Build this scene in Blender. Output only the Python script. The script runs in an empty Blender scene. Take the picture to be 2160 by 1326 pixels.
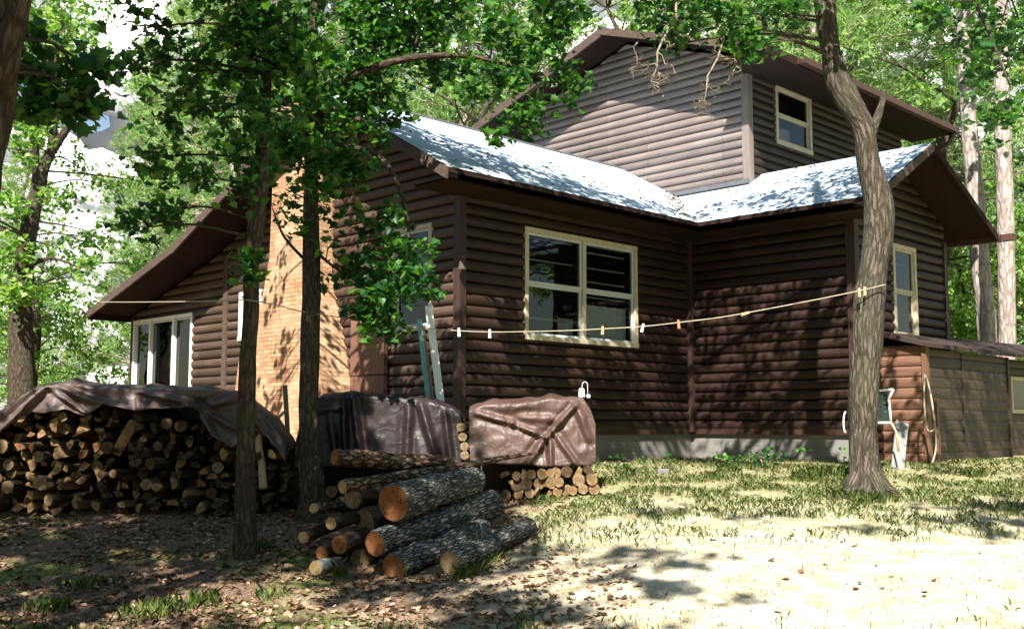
import bpy, math, random
import numpy as np
from mathutils import Vector, noise, Matrix

random.seed(7); RNG = np.random.default_rng(11)
sc = bpy.context.scene
COL = sc.collection
R = math.radians
F, PITCH = 2289.0, 0.101            # focal length in photo pixels, camera pitch

# ---------------------------------------------------------------- camera
cam = bpy.data.objects.new('camera', bpy.data.cameras.new('camera'))
COL.objects.link(cam); sc.camera = cam
cam.location = (0, 0, 0); cam.rotation_euler = (math.pi/2 + PITCH, 0.0, 0)
cam.data.sensor_width = 36; cam.data.lens = F/2160*36
cam.data.clip_start = 0.1; cam.data.clip_end = 3000

# ---------------------------------------------------------------- light
SUN_EL = 46.5
sd = Vector((-0.21, -0.978, 0)).normalized()
sundir = Vector((sd.x*math.cos(R(SUN_EL)), sd.y*math.cos(R(SUN_EL)), math.sin(R(SUN_EL))))
w = bpy.data.worlds.new('World'); sc.world = w; w.use_nodes = True
wn = w.node_tree.nodes; bg = wn['Background']
sky = wn.new('ShaderNodeTexSky'); sky.sky_type = 'NISHITA'; sky.sun_disc = False
sky.sun_elevation = R(SUN_EL); sky.sun_rotation = math.atan2(sd.x, sd.y)
sky.air_density = 1.3; sky.dust_density = 0.6; sky.ozone_density = 1.0
w.node_tree.links.new(sky.outputs[0], bg.inputs[0]); bg.inputs[1].default_value = 0.05
sl = bpy.data.lights.new('sun', 'SUN'); sl.energy = 5.0; sl.angle = R(0.53); sl.color = (1.0, 0.95, 0.86)
so = bpy.data.objects.new('sun', sl); COL.objects.link(so)
so.rotation_euler = sundir.to_track_quat('Z', 'Y').to_euler(); so.location = (-5, -20, 40)
sc.view_settings.view_transform = 'Standard'; sc.view_settings.look = 'None'
sc.view_settings.gamma = 1; sc.view_settings.exposure = 1.55
sc.cycles.max_bounces = 6; sc.cycles.transparent_max_bounces = 8
sc.cycles.diffuse_bounces = 2

# ---------------------------------------------------------------- pixel -> world helpers
def ray(px, py):
    X = (px-1080)/F; Z = (663-py)/F
    cp, sp = math.cos(PITCH), math.sin(PITCH)
    return X/(cp-Z*sp), (sp+Z*cp)/(cp-Z*sp)        # per unit of world Y
def at(px, py, d):
    a, b = ray(px, py); return Vector((a*d, d, b*d))

LT = ([-60, 0, 7, 9, 9.6, 10.5, 11.5, 13, 14, 22, 60], [-2.2, -1.55, -1.36, -1.25, -1.13, -.98, -.82, -.6, -.52, -.6, -.8])
RT = ([-60, 0, 7, 9, 10.9, 13, 15, 22, 60], [-2.0, -1.5, -1.27, -.97, -.70, -.53, -.48, -.5, -.6])
def gz(x, y):
    t = min(max((x+1.6)/3.2, 0), 1); t = t*t*(3-2*t)
    z = float(np.interp(y, *LT))*(1-t) + float(np.interp(y, *RT))*t
    return z + 0.025*noise.noise(Vector((x*.7, y*.7, 0))) + 0.01*noise.noise(Vector((x*2.6, y*2.6, 5)))
def ground_at(px, py):
    a, b = ray(px, py); d = 2.0
    while d < 80 and b*d > gz(a*d, d): d += 0.02
    return Vector((a*d, d, gz(a*d, d)))

# ---------------------------------------------------------------- materials
class NT:
    def __init__(s, name):
        s.m = bpy.data.materials.new(name); s.m.use_nodes = True
        s.t = s.m.node_tree; s.b = s.t.nodes['Principled BSDF']; s.out = s.t.nodes['Material Output']
        s.co = s.t.nodes.new('ShaderNodeTexCoord')
    def n(s, typ, **k):
        q = s.t.nodes.new(typ)
        for a, v in k.items(): setattr(q, a, v)
        return q
    def l(s, a, b): s.t.links.new(a, b)
    def mapping(s, scale, kind='Object'):
        q = s.n('ShaderNodeMapping'); q.inputs['Scale'].default_value = scale
        s.l(s.co.outputs[kind], q.inputs[0]); return q.outputs[0]
    def noise(s, scale, vec=None, detail=6, rough=.6, dist=0):
        q = s.n('ShaderNodeTexNoise'); q.inputs['Scale'].default_value = scale
        q.inputs['Detail'].default_value = detail; q.inputs['Roughness'].default_value = rough
        q.inputs['Distortion'].default_value = dist
        s.l(vec if vec is not None else s.co.outputs['Object'], q.inputs['Vector']); return q.outputs['Fac']
    def ramp(s, fac, stops, interp='LINEAR'):
        q = s.n('ShaderNodeValToRGB'); q.color_ramp.interpolation = interp
        e = q.color_ramp.elements
        while len(e) < len(stops): e.new(.5)
        for i, (p, c) in enumerate(stops):
            e[i].position = p; e[i].color = (c[0], c[1], c[2], 1) if not isinstance(c, (int, float)) else (c, c, c, 1)
        s.l(fac, q.inputs[0]); return q.outputs[0]
    def mix(s, fac, a, b, mode='MIX'):
        q = s.n('ShaderNodeMix', data_type='RGBA', blend_type=mode)
        if isinstance(fac, (int, float)): q.inputs[0].default_value = fac
        else: s.l(fac, q.inputs[0])
        for i, v in ((6, a), (7, b)):
            if isinstance(v, tuple): q.inputs[i].default_value = (*v, 1)
            else: s.l(v, q.inputs[i])
        return q.outputs[2]
    def base(s, c):
        if isinstance(c, tuple): s.b.inputs['Base Color'].default_value = (*c, 1)
        else: s.l(c, s.b.inputs['Base Color'])
    def rough(s, v):
        if isinstance(v, (int, float)): s.b.inputs['Roughness'].default_value = v
        else: s.l(v, s.b.inputs['Roughness'])
    def bump(s, h, strength=.5, dist=.01):
        q = s.n('ShaderNodeBump'); q.inputs['Strength'].default_value = strength; q.inputs['Distance'].default_value = dist
        s.l(h, q.inputs['Height']); s.l(q.outputs[0], s.b.inputs['Normal'])
    def spec(s, v): s.b.inputs['Specular IOR Level'].default_value = v

M = {}
def m_wood(name, c1, c2, c3, axis, rough=.55, spec=.3, knots=True):
    m = NT(name)
    sc_ = {'u': (1.2, 30, 30), 'v': (30, 1.2, 30), 'z': (30, 30, 1.2)}[axis]
    v = m.mapping(sc_)
    g = m.noise(1.0, v, 8, .65, .3)
    big = m.noise(2.2, None, 4, .6)
    c = m.ramp(g, [(.3, c1), (.55, c2), (.75, c3)])
    c = m.mix(m.ramp(big, [(.35, 0.0), (.7, .55)]), c, c1)
    if knots:
        vv = m.mapping(tuple(a*b for a, b in zip({'u': (1, 3, 3), 'v': (3, 1, 3), 'z': (3, 3, 1)}[axis], (3.3,)*3)))
        vo = m.n('ShaderNodeTexVoronoi'); vo.inputs['Scale'].default_value = 1; m.l(vv, vo.inputs['Vector'])
        k = m.ramp(vo.outputs['Distance'], [(.04, 1.0), (.11, 0.0)])
        c = m.mix(k, c, tuple(x*.45 for x in c1))
    if name.startswith('siding') and 'shed' not in name:
        br = m.n('ShaderNodeTexBrick'); br.inputs['Scale'].default_value = 1; br.offset = .37; br.offset_frequency = 2
        br.inputs['Brick Width'].default_value = 2.35; br.inputs['Row Height'].default_value = .132 if 'pale' in name else .137
        br.inputs['Mortar Size'].default_value = .0035; br.inputs['Mortar Smooth'].default_value = 0
        br.inputs['Color1'].default_value = (.78, .78, .78, 1); br.inputs['Color2'].default_value = (1.18, 1.18, 1.18, 1); br.inputs['Mortar'].default_value = (.25, .25, .25, 1)
        uv = m.n('ShaderNodeUVMap'); m.l(uv.outputs[0], br.inputs['Vector'])
        c = m.mix(1.0, c, br.outputs['Color'], 'MULTIPLY')
        c = m.mix(m.ramp(m.noise(1.1, None, 5, .7), [(.52, 0.0), (.75, .35)]), c, tuple(min(1, x*1.3) for x in c3))
    m.base(c); m.rough(rough); m.spec(spec); m.bump(g, .35, .006)
    M[name] = m.m
LC = ((.015, .007, .0055), (.031, .0155, .0115), (.072, .041, .030))  # log paint darkened so the colour carries the shade on these walls
m_wood('siding_u', *LC, 'u'); m_wood('siding_v', *LC, 'v')
UC = ((.12, .095, .09), (.205, .17, .158), (.28, .24, .225))  # sunlit copy of the log paint, overexposed brightness put into the colour
m_wood('siding_pale_sunlit_v', *UC, 'v'); m_wood('siding_pale_shaded_u', (.020, .013, .011), (.040, .027, .023), (.09, .066, .055), 'u')  # upper front is a dark copy with its shade put into the colour
m_wood('siding_sunlit', (.04, .024, .017), (.078, .049, .035), (.145, .10, .073), 'v')  # brighter copy of the log paint, sunlight on the chimney gable put in
m_wood('trim_brown', (.028, .014, .011), (.05, .027, .021), (.085, .05, .04), 'z', knots=False)
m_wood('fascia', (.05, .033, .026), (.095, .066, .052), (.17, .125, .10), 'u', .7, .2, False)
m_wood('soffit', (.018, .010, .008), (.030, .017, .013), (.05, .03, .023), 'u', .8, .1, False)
m_wood('trim_pale', (.14, .11, .10), (.22, .18, .165), (.30, .26, .24), 'z', knots=False)
m_wood('grey_wood', (.16, .16, .155), (.26, .26, .25), (.36, .36, .34), 'z', .85, .1)
m_wood('stake', (.16, .12, .075), (.26, .20, .13), (.34, .28, .19), 'z', .8, .1)
m_wood('pale_post', (.34, .25, .15), (.48, .37, .23), (.58, .47, .32), 'z', .8, .1)

def m_simple(name, c, rough=.5, spec=.4, var=.15, scale=9, bump=0):
    m = NT(name); n = m.noise(scale)
    m.base(m.mix(m.ramp(n, [(.3, 0.0), (.75, 1.0)]), tuple(x*(1-var) for x in c), tuple(min(1, x*(1+var)) for x in c)))
    m.rough(rough); m.spec(spec)
    if bump: m.bump(m.noise(scale*5), bump, .01)
    M[name] = m.m
m_simple('cream_trim', (.50, .43, .31), .5, .4, .12)
m_simple('vinyl', (.50, .53, .55), .35, .5, .08)
m_simple('white_paint', (.78, .77, .72), .4, .5, .06)
m_simple('teal_paint', (.16, .34, .32), .5, .4, .3, 14)
m_simple('dark_room', (.012, .011, .010), .9, .1)  # near-black colour stands in for the darkness of unlit rooms
m_simple('blind', (.42, .42, .40), .6, .3, .1)
m_simple('curtain', (.62, .64, .66), .9, .1, .1)
m_simple('rope', (.38, .34, .25), .9, .1, .2, 60)
m_simple('white_plastic', (.8, .8, .78), .35, .5, .04)
m_simple('dark_metal', (.03, .028, .026), .4, .5)
m_simple('brown_metal', (.07, .035, .025), .5, .4, .2)
m_simple('dark_felt', (.045, .03, .026), .8, .2, .3)
m_simple('flashing', (.10, .10, .11), .5, .5)
m_simple('green_web', (.01, .028, .022), .7, .2)
m_simple('panel_brown', (.17, .085, .058), .6, .3, .25, 4, .1)
m_simple('clay', (.45, .2, .1), .7, .2)
m_simple('teal_curtain', (.10, .2, .19), .8, .2, .2)

def m_glass():
    m = NT('window_glass'); t = m.t
    tr = m.n('ShaderNodeBsdfTransparent'); tr.inputs[0].default_value = (.75, .8, .8, 1)
    gl = m.n('ShaderNodeBsdfGlossy'); gl.inputs['Roughness'].default_value = .015
    fr = m.n('ShaderNodeFresnel'); fr.inputs['IOR'].default_value = 1.7
    bp = m.n('ShaderNodeBump'); bp.inputs['Strength'].default_value = .06; bp.inputs['Distance'].default_value = .02
    m.l(m.noise(2.2, None, 2), bp.inputs['Height']); m.l(bp.outputs[0], gl.inputs['Normal'])
    ms = m.n('ShaderNodeMixShader'); m.l(fr.outputs[0], ms.inputs[0]); m.l(tr.outputs[0], ms.inputs[1]); m.l(gl.outputs[0], ms.inputs[2])
    m.l(ms.outputs[0], m.out.inputs[0]); M['glass'] = m.m
m_glass()

def m_roof():
    m = NT('roof_shingles')
    br = m.n('ShaderNodeTexBrick'); br.inputs['Scale'].default_value = 1
    br.inputs['Brick Width'].default_value = .3; br.inputs['Row Height'].default_value = .14
    br.inputs['Mortar Size'].default_value = .006; br.inputs['Mortar Smooth'].default_value = .3
    br.inputs['Color1'].default_value = (.42, .52, .61, 1); br.inputs['Color2'].default_value = (.52, .62, .70, 1)
    br.inputs['Mortar'].default_value = (.30, .34, .38, 1)
    uv = m.n('ShaderNodeUVMap'); m.l(uv.outputs[0], br.inputs['Vector'])
    n = m.noise(1.3, None, 5); n2 = m.noise(160, None, 2)
    c = m.mix(m.ramp(n, [(.35, 0.0), (.75, .35)]), br.outputs['Color'], (.36, .40, .42))
    c = m.mix(m.ramp(n2, [(.4, 0.0), (.7, .25)]), c, (.25, .28, .30))
    m.base(c); m.rough(.85); m.spec(.25); m.bump(br.outputs['Fac'], -.4, .01); M['roof'] = m.m
m_roof()

def m_brick():
    m = NT('brick')
    br = m.n('ShaderNodeTexBrick'); br.inputs['Scale'].default_value = 1
    br.inputs['Brick Width'].default_value = .18; br.inputs['Row Height'].default_value = .057
    br.inputs['Mortar Size'].default_value = .008; br.inputs['Mortar Smooth'].default_value = .2
    br.inputs['Bias'].default_value = 0
    br.inputs['Color1'].default_value = (.33, .165, .085, 1); br.inputs['Color2'].default_value = (.49, .33, .18, 1)
    br.inputs['Mortar'].default_value = (.20, .145, .10, 1)
    uv = m.n('ShaderNodeUVMap'); m.l(uv.outputs[0], br.inputs['Vector'])
    n = m.noise(6, None, 6, .7); n3 = m.noise(1.4, None, 4)
    c = m.mix(m.ramp(n, [(.42, 0.0), (.7, .6)]), br.outputs['Color'], (.32, .12, .06))
    c = m.mix(m.ramp(n3, [(.45, 0.0), (.65, .4)]), c, (.60, .45, .30))
    c = m.mix(m.ramp(m.noise(2.6, None, 7, .75), [(.5, 0.0), (.68, .55)]), c, (.15, .07, .035))
    m.base(c); m.rough(.9); m.spec(.15); m.bump(br.outputs['Fac'], -.8, .012); M['brick'] = m.m
m_brick()

def m_block():
    m = NT('concrete_block')
    br = m.n('ShaderNodeTexBrick'); br.inputs['Scale'].default_value = 1
    br.inputs['Brick Width'].default_value = .4; br.inputs['Row Height'].default_value = .19
    br.inputs['Mortar Size'].default_value = .006; br.inputs['Color1'].default_value = (.16, .155, .155, 1)
    br.inputs['Color2'].default_value = (.215, .205, .20, 1); br.inputs['Mortar'].default_value = (.17, .16, .15, 1)
    uv = m.n('ShaderNodeUVMap'); m.l(uv.outputs[0], br.inputs['Vector'])
    n = m.noise(3, None, 6, .7)
    c = m.mix(m.ramp(n, [(.4, 0.0), (.75, .6)]), br.outputs['Color'], (.17, .15, .13))
    m.base(c); m.rough(.95); m.spec(.1); m.bump(m.noise(60), .4, .006); M['block'] = m.m
m_block()

def m_bark(name, c1, c2, c3, sc_=(14, 14, 2.5), strength=.9, dist=.02, moss=None, vor=.3):
    m = NT(name); uv = m.n('ShaderNodeUVMap')
    mp = m.n('ShaderNodeMapping'); mp.inputs['Scale'].default_value = sc_; m.l(uv.outputs[0], mp.inputs[0])
    g = m.noise(1, mp.outputs[0], 8, .72, 1.2)
    vo = m.n('ShaderNodeTexVoronoi', feature='DISTANCE_TO_EDGE'); vo.inputs['Scale'].default_value = 1.0
    nz = m.n('ShaderNodeTexNoise'); nz.inputs['Scale'].default_value = 1.5; m.l(mp.outputs[0], nz.inputs['Vector'])
    ad = m.n('ShaderNodeVectorMath', operation='ADD'); m.l(mp.outputs[0], ad.inputs[0]); m.l(nz.outputs['Color'], ad.inputs[1])
    m.l(ad.outputs[0], vo.inputs['Vector'])
    h = m.mix(vor, g, m.ramp(vo.outputs['Distance'], [(0.0, 0.0), (.25, 1.0)]))
    c = m.ramp(h, [(.25, c1), (.55, c2), (.8, c3)])
    big = m.noise(2.0, None, 5, .7)
    if moss: c = m.mix(m.ramp(big, [(.48, 0.0), (.7, .55)]), c, moss)
    m.base(c); m.rough(.95); m.spec(.1); m.bump(h, strength, dist); M[name] = m.m
m_bark('bark_oak', (.026, .021, .016), (.078, .064, .049), (.20, .17, .135), (26, 4.5, 1), 1.0, .03, (.08, .095, .05))
m_bark('bark_dark', (.02, .015, .011), (.065, .048, .035), (.13, .10, .075), (22, 6, 1), 1.0, .02, (.05, .065, .03))
m_bark('bark_pine', (.16, .12, .10), (.33, .28, .25), (.46, .41, .37), (10, 3.0, 1), .9, .03)
m_bark('bark_log', (.03, .028, .026), (.11, .108, .10), (.34, .345, .33), (34, 9, 1), 1.0, .025, (.09, .12, .10), .45)
m_bark('bark_flaky', (.035, .022, .015), (.11, .072, .05), (.30, .22, .16), (22, 9, 1), 1.0, .03, None, .5)
m_bark('twig', (.12, .09, .06), (.28, .23, .17), (.45, .40, .31), (6, 4, 1), .5, .01)
m_bark('bark_firewood', (.022, .015, .011), (.06, .043, .031), (.13, .10, .075), (6, 3, 1), .9, .02)

def m_cut(name, c1, c2, c3, rings=30):
    m = NT(name); wv = m.n('ShaderNodeTexWave', wave_type='RINGS', rings_direction='Z')
    wv.inputs['Scale'].default_value = rings; wv.inputs['Distortion'].default_value = 1.2
    m.l(m.co.outputs['Object'], wv.inputs['Vector'])
    n = m.noise(14, None, 6, .7)
    c = m.mix(.3, m.ramp(n, [(.3, c1), (.5, c2), (.72, c3)]), m.ramp(wv.outputs['Fac'], [(.2, c1), (.8, c3)]))
    cr = m.n('ShaderNodeTexVoronoi', feature='DISTANCE_TO_EDGE'); cr.inputs['Scale'].default_value = 9; m.l(m.co.outputs['Object'], cr.inputs['Vector'])
    ck = m.ramp(cr.outputs['Distance'], [(.0, 1.0), (.03, 0.0)]); msk = m.ramp(m.noise(5, None, 3), [(.5, 0.0), (.56, 1.0)])
    mm_ = m.n('ShaderNodeMath', operation='MULTIPLY'); m.l(ck, mm_.inputs[0]); m.l(msk, mm_.inputs[1])
    c = m.mix(mm_.outputs[0], c, tuple(x*.25 for x in c1))
    m.base(c); m.rough(.85); m.spec(.15); m.bump(n, .3, .006); M[name] = m.m
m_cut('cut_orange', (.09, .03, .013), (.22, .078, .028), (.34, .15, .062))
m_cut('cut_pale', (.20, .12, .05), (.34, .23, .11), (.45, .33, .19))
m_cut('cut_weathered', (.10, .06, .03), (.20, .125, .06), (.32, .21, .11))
m_cut('cut_shaded', (.025, .015, .009), (.055, .033, .019), (.11, .07, .04))  # cut wood with the woodpile's shade put into its colour
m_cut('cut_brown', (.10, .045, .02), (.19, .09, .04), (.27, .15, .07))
m_cut('cut_grey', (.10, .065, .035), (.19, .13, .07), (.29, .21, .12))

def m_leaf(name, cols, trans=.35, rough=.45, tcol=None):
    m = NT(name); g = m.n('ShaderNodeNewGeometry')
    c = m.ramp(g.outputs['Random Per Island'], [(i/(len(cols)-1), k) for i, k in enumerate(cols)])
    m.base(c); m.rough(rough); m.spec(.35)
    tl = m.n('ShaderNodeBsdfTranslucent')
    m.l(m.mix(1.0, c, tcol or (1.5, 1.7, .6), 'MULTIPLY'), tl.inputs[0])
    ms = m.n('ShaderNodeMixShader'); ms.inputs[0].default_value = trans
    m.l(m.b.outputs[0], ms.inputs[1]); m.l(tl.outputs[0], ms.inputs[2]); m.l(ms.outputs[0], m.out.inputs[0])
    M[name] = m.m
m_leaf('leaf_oak', [(.010, .045, .014), (.02, .085, .018), (.04, .13, .022), (.12, .26, .04)], .36)
m_leaf('leaf_bg', [(.05, .13, .035), (.11, .22, .05), (.20, .33, .08), (.36, .45, .16)], .45, .5)
m_leaf('needle', [(.07, .16, .06), (.14, .25, .08), (.24, .36, .12), (.38, .46, .20)], .35, .55)
m_leaf('needle_dark', [(.03, .08, .04), (.06, .13, .05), (.11, .20, .07), (.20, .30, .11)], .3, .55)
m_leaf('grass_blade', [(.05, .11, .02), (.10, .18, .035), (.20, .25, .07), (.40, .36, .18)], .3, .6)
m_leaf('litter', [(.07, .04, .025), (.15, .085, .05), (.25, .16, .10), (.40, .29, .19)], .1, .8, (1.2, .9, .6))
m_leaf('straw', [(.30, .25, .15), (.42, .36, .22), (.55, .48, .32)], .15, .8, (1, 1, .8))

def m_tarp(name, c1, c2, rough, spec=.5):
    m = NT(name); n = m.noise(2.5, None, 5); f = m.noise(30, None, 3)
    c = m.mix(m.ramp(n, [(.35, 0.0), (.7, 1.0)]), c1, c2)
    dust = m.noise(6, None, 6, .75)
    c = m.mix(m.ramp(dust, [(.58, 0.0), (.8, .22)]), c, (.24, .18, .14))
    wv = m.n('ShaderNodeTexVoronoi', feature='DISTANCE_TO_EDGE'); wv.inputs['Scale'].default_value = 4
    nz_ = m.n('ShaderNodeTexNoise'); nz_.inputs['Scale'].default_value = 3; nz_.inputs['Detail'].default_value = 4; m.l(m.co.outputs['Object'], nz_.inputs['Vector'])
    va = m.n('ShaderNodeVectorMath', operation='MULTIPLY_ADD'); m.l(nz_.outputs['Color'], va.inputs[0]); va.inputs[1].default_value = (.5, .5, .5); m.l(m.co.outputs['Object'], va.inputs[2]); m.l(va.outputs[0], wv.inputs['Vector'])
    cre = m.ramp(wv.outputs['Distance'], [(0.0, 1.0), (.10, .25), (.35, 0.0)])
    m.base(c); m.rough(m.ramp(m.noise(4, None, 4), [(.3, rough), (.7, min(1, rough+.22))])); m.spec(spec); m.bump(m.mix(.5, m.noise(14, None, 6, .65), cre), .28, .02); M[name] = m.m
m_tarp('tarp_dark', (.012, .008, .010), (.028, .017, .017), .40, .5)
m_tarp('tarp_brown', (.05, .027, .021), (.10, .056, .043), .42, .5)
m_tarp('tarp_mix', (.05, .033, .032), (.105, .068, .056), .42, .5)

def m_ground():
    m = NT('ground'); N = m.noise
    # dry lawn to the right, leaf litter and bare soil under the trees to the left
    pos = m.n('ShaderNodeSeparateXYZ'); m.l(m.co.outputs['Object'], pos.inputs[0])
    wob = m.n('ShaderNodeMath', operation='MULTIPLY_ADD'); m.l(N(.8, None, 5), wob.inputs[0]); wob.inputs[1].default_value = 4.5; m.l(pos.outputs['X'], wob.inputs[2])
    side = m.ramp(wob.outputs[0], [(0.0, 0.0), (1.0, 1.0)])
    mr = m.n('ShaderNodeMapRange'); mr.inputs['From Min'].default_value = .9; mr.inputs['From Max'].default_value = 3.6
    m.l(wob.outputs[0], mr.inputs['Value'])
    fine = N(38, None, 8, .75); mid = N(5, None, 6, .65); big = N(.9, None, 5, .6)
    sand = m.ramp(fine, [(.3, (.42, .37, .27)), (.5, (.62, .57, .45)), (.7, (.74, .70, .59))])
    dry = m.ramp(fine, [(.3, (.20, .15, .09)), (.5, (.42, .36, .22)), (.7, (.58, .52, .37))])
    grn = m.ramp(fine, [(.3, (.04, .07, .02)), (.5, (.10, .15, .035)), (.7, (.24, .27, .09))])
    soil = m.ramp(fine, [(.3, (.06, .036, .024)), (.5, (.155, .10, .068)), (.72, (.38, .29, .205))])
    lawn = m.mix(m.ramp(mid, [(.42, 0.0), (.62, 1.0)]), sand, dry)
    yg = m.n('ShaderNodeMapRange'); yg.inputs['From Min'].default_value = 8.3; yg.inputs['From Max'].default_value = 11.5
    yw = m.n('ShaderNodeMath', operation='MULTIPLY_ADD'); m.l(N(1.3, None, 5), yw.inputs[0]); yw.inputs[1].default_value = 4.2
    sb = m.n('ShaderNodeMath', operation='SUBTRACT'); m.l(pos.outputs['Y'], sb.inputs[0]); sb.inputs[1].default_value = 2.1
    m.l(sb.outputs[0], yw.inputs[2]); m.l(yw.outputs[0], yg.inputs['Value'])
    lawn = m.mix(yg.outputs[0], lawn, m.mix(.55, grn, dry))
    gp = m.mix(m.ramp(big, [(.5, 0.0), (.62, .75)]), soil, grn)
    c = m.mix(mr.outputs[0], gp, lawn)
    m.base(c); m.rough(.95); m.spec(.08); m.bump(fine, .7, .03); M['ground'] = m.m
m_ground()

# ---------------------------------------------------------------- mesh helpers
class MB:
    def __init__(s): s.v = []; s.f = []; s.uv = []; s.mi = []; s.cur = 0
    def face(s, pts, uvs=None):
        i = len(s.v); s.v += [tuple(p) for p in pts]; s.f.append(tuple(range(i, i+len(pts))))
        s.uv.append(uvs if uvs else [(0, 0)]*len(pts)); s.mi.append(s.cur)
    def hexa(s, c):      # c: 8 corners, bottom 0-3 (ccw), top 4-7
        i = len(s.v); s.v += [tuple(p) for p in c]
        for q in ((3, 2, 1, 0), (4, 5, 6, 7), (0, 1, 5, 4), (1, 2, 6, 5), (2, 3, 7, 6), (3, 0, 4, 7)):
            s.f.append(tuple(i+k for k in q)); s.mi.append(s.cur)
            P = [Vector(c[k]) for k in q]; a = (P[1]-P[0]).length; b = (P[3]-P[0]).length
            # uv from dominant axes
            s.uv.append([s._uv(P[k], P) for k in range(4)])
    def _uv(s, p, P):
        n = (P[1]-P[0]).cross(P[3]-P[0])
        if abs(n.z) > .7*n.length: return (p.x, p.y)
        return ((p.x, p.z) if abs(n.y) > abs(n.x) else (p.y, p.z))
    def box(s, a, b):
        x0, x1 = sorted((a[0], b[0])); y0, y1 = sorted((a[1], b[1])); z0, z1 = sorted((a[2], b[2]))
        s.hexa([(x0, y0, z0), (x1, y0, z0), (x1, y1, z0), (x0, y1, z0), (x0, y0, z1), (x1, y0, z1), (x1, y1, z1), (x0, y1, z1)])
    def bar(s, p, q, w, h, up=(0, 0, 1)):
        p = Vector(p); q = Vector(q); d = (q-p).normalized(); sd_ = d.cross(Vector(up))
        if sd_.length < 1e-3: sd_ = d.cross(Vector((1, 0, 0)))
        sd_.normalize(); u = sd_.cross(d); a = sd_*w/2; b = u*h/2
        s.hexa([p-a-b, p+a-b, q+a-b, q-a-b, p-a+b, p+a+b, q+a+b, q-a+b])
    def tube(s, pts, rad, seg=10, cap=True, rough=0, freq=6, sq=0, capmat=None, seed=0, ridges=0):
        pts = [Vector(p) for p in pts]; n = len(pts); base = len(s.v); L = 0
        ref = Vector((0, 0, 1)) if abs((pts[-1]-pts[0]).normalized().z) < .9 else Vector((1, 0, 0))
        ls = []
        for i, p in enumerate(pts):
            d = (pts[min(i+1, n-1)]-pts[max(i-1, 0)]).normalized()
            a = d.cross(ref).normalized(); b = d.cross(a)
            if i: L += (p-pts[i-1]).length
            ls.append(L)
            for k in range(seg):
                t = 2*math.pi*k/seg; dr = a*math.cos(t)+b*math.sin(t)
                r = rad[i]
                if rough:
                    q = Vector((math.cos(t)*rad[i]*freq*2.2, math.sin(t)*rad[i]*freq*2.2, L*freq*.35+seed*7.1))
                    r *= 1+rough*noise.noise(q)*1.3+rough*.6*noise.noise(q*3.1)
                if ridges: r *= 1+ridges*math.sin(t*7+L*2+3*noise.noise(Vector((L*2, seed, t))))
                s.v.append(tuple(p+dr*r))
        for i in range(n-1):
            for k in range(seg):
                k2 = (k+1) % seg
                s.f.append((base+i*seg+k, base+i*seg+k2, base+(i+1)*seg+k2, base+(i+1)*seg+k)); s.mi.append(s.cur)
                w_ = 2*math.pi*max(rad[i], .02)
                r0 = k/seg*w_; r1 = (k+1)/seg*w_
                s.uv.append([(r0, ls[i]), (r1, ls[i]), (r1, ls[i+1]), (r0, ls[i+1])])
        if cap:
            for j, rev in ((0, False), (n-1, True)):
                idx = [base+j*seg+k for k in range(seg)]
                if rev: idx = idx
                else: idx = idx[::-1]
                s.f.append(tuple(idx)); s.mi.append(s.cur if capmat is None else capmat); s.uv.append([(0, 0)]*seg)
    def disc(s, c, nrm, r, seg=14, jit=.06):
        c = Vector(c); nrm = Vector(nrm).normalized(); a = nrm.orthogonal().normalized(); b = nrm.cross(a)
        s.face([c+(a*math.cos(6.2832*k/seg)+b*math.sin(6.2832*k/seg))*r*(1+random.uniform(-jit, jit)) for k in range(seg)])
    def sphere(s, c, r, seg=10, rings=6):
        c = Vector(c); base = len(s.v)
        r3 = r if isinstance(r, (tuple, list)) else (r, r, r)
        for i in range(rings+1):
            ph = math.pi*i/rings
            for k in range(seg):
                t = 2*math.pi*k/seg
                s.v.append((c.x+r3[0]*math.sin(ph)*math.cos(t), c.y+r3[1]*math.sin(ph)*math.sin(t), c.z+r3[2]*math.cos(ph)))
        for i in range(rings):
            for k in range(seg):
                k2 = (k+1) % seg
                s.f.append((base+i*seg+k, base+(i+1)*seg+k, base+(i+1)*seg+k2, base+i*seg+k2)); s.mi.append(s.cur); s.uv.append([(0, 0)]*4)
    def build(s, name, mats, parent=None, origin=None, smooth=False):
        if not isinstance(mats, (list, tuple)): mats = [mats]
        me = bpy.data.meshes.new(name)
        o_ = Vector(origin) if origin is not None else Vector((0, 0, 0))
        me.from_pydata([(a-o_.x, b-o_.y, c-o_.z) for a, b, c in s.v], [], s.f)
        uvl = me.uv_layers.new(name='UVMap')
        flat = [x for q in s.uv for p in q for x in p]; uvl.data.foreach_set('uv', flat)
        me.polygons.foreach_set('material_index', s.mi)
        if smooth: me.polygons.foreach_set('use_smooth', [True]*len(s.f))
        for m in mats: me.materials.append(M[m])
        me.update()
        o = bpy.data.objects.new(name, me); COL.objects.link(o)
        if origin is not None and parent is None: o.location = o_
        if parent: o.parent = parent
        return o

def fast_mesh(name, V, k, mat, smooth=False):
    """V: (n, k, 3) array, one k-gon each."""
    n = V.shape[0]; me = bpy.data.meshes.new(name)
    me.vertices.add(n*k); me.vertices.foreach_set('co', V.reshape(-1).astype(np.float32))
    me.loops.add(n*k); me.loops.foreach_set('vertex_index', np.arange(n*k, dtype=np.int32))
    me.polygons.add(n); me.polygons.foreach_set('loop_start', np.arange(0, n*k, k, dtype=np.int32))
    me.update(calc_edges=True); me.materials.append(M[mat])
    return me

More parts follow.
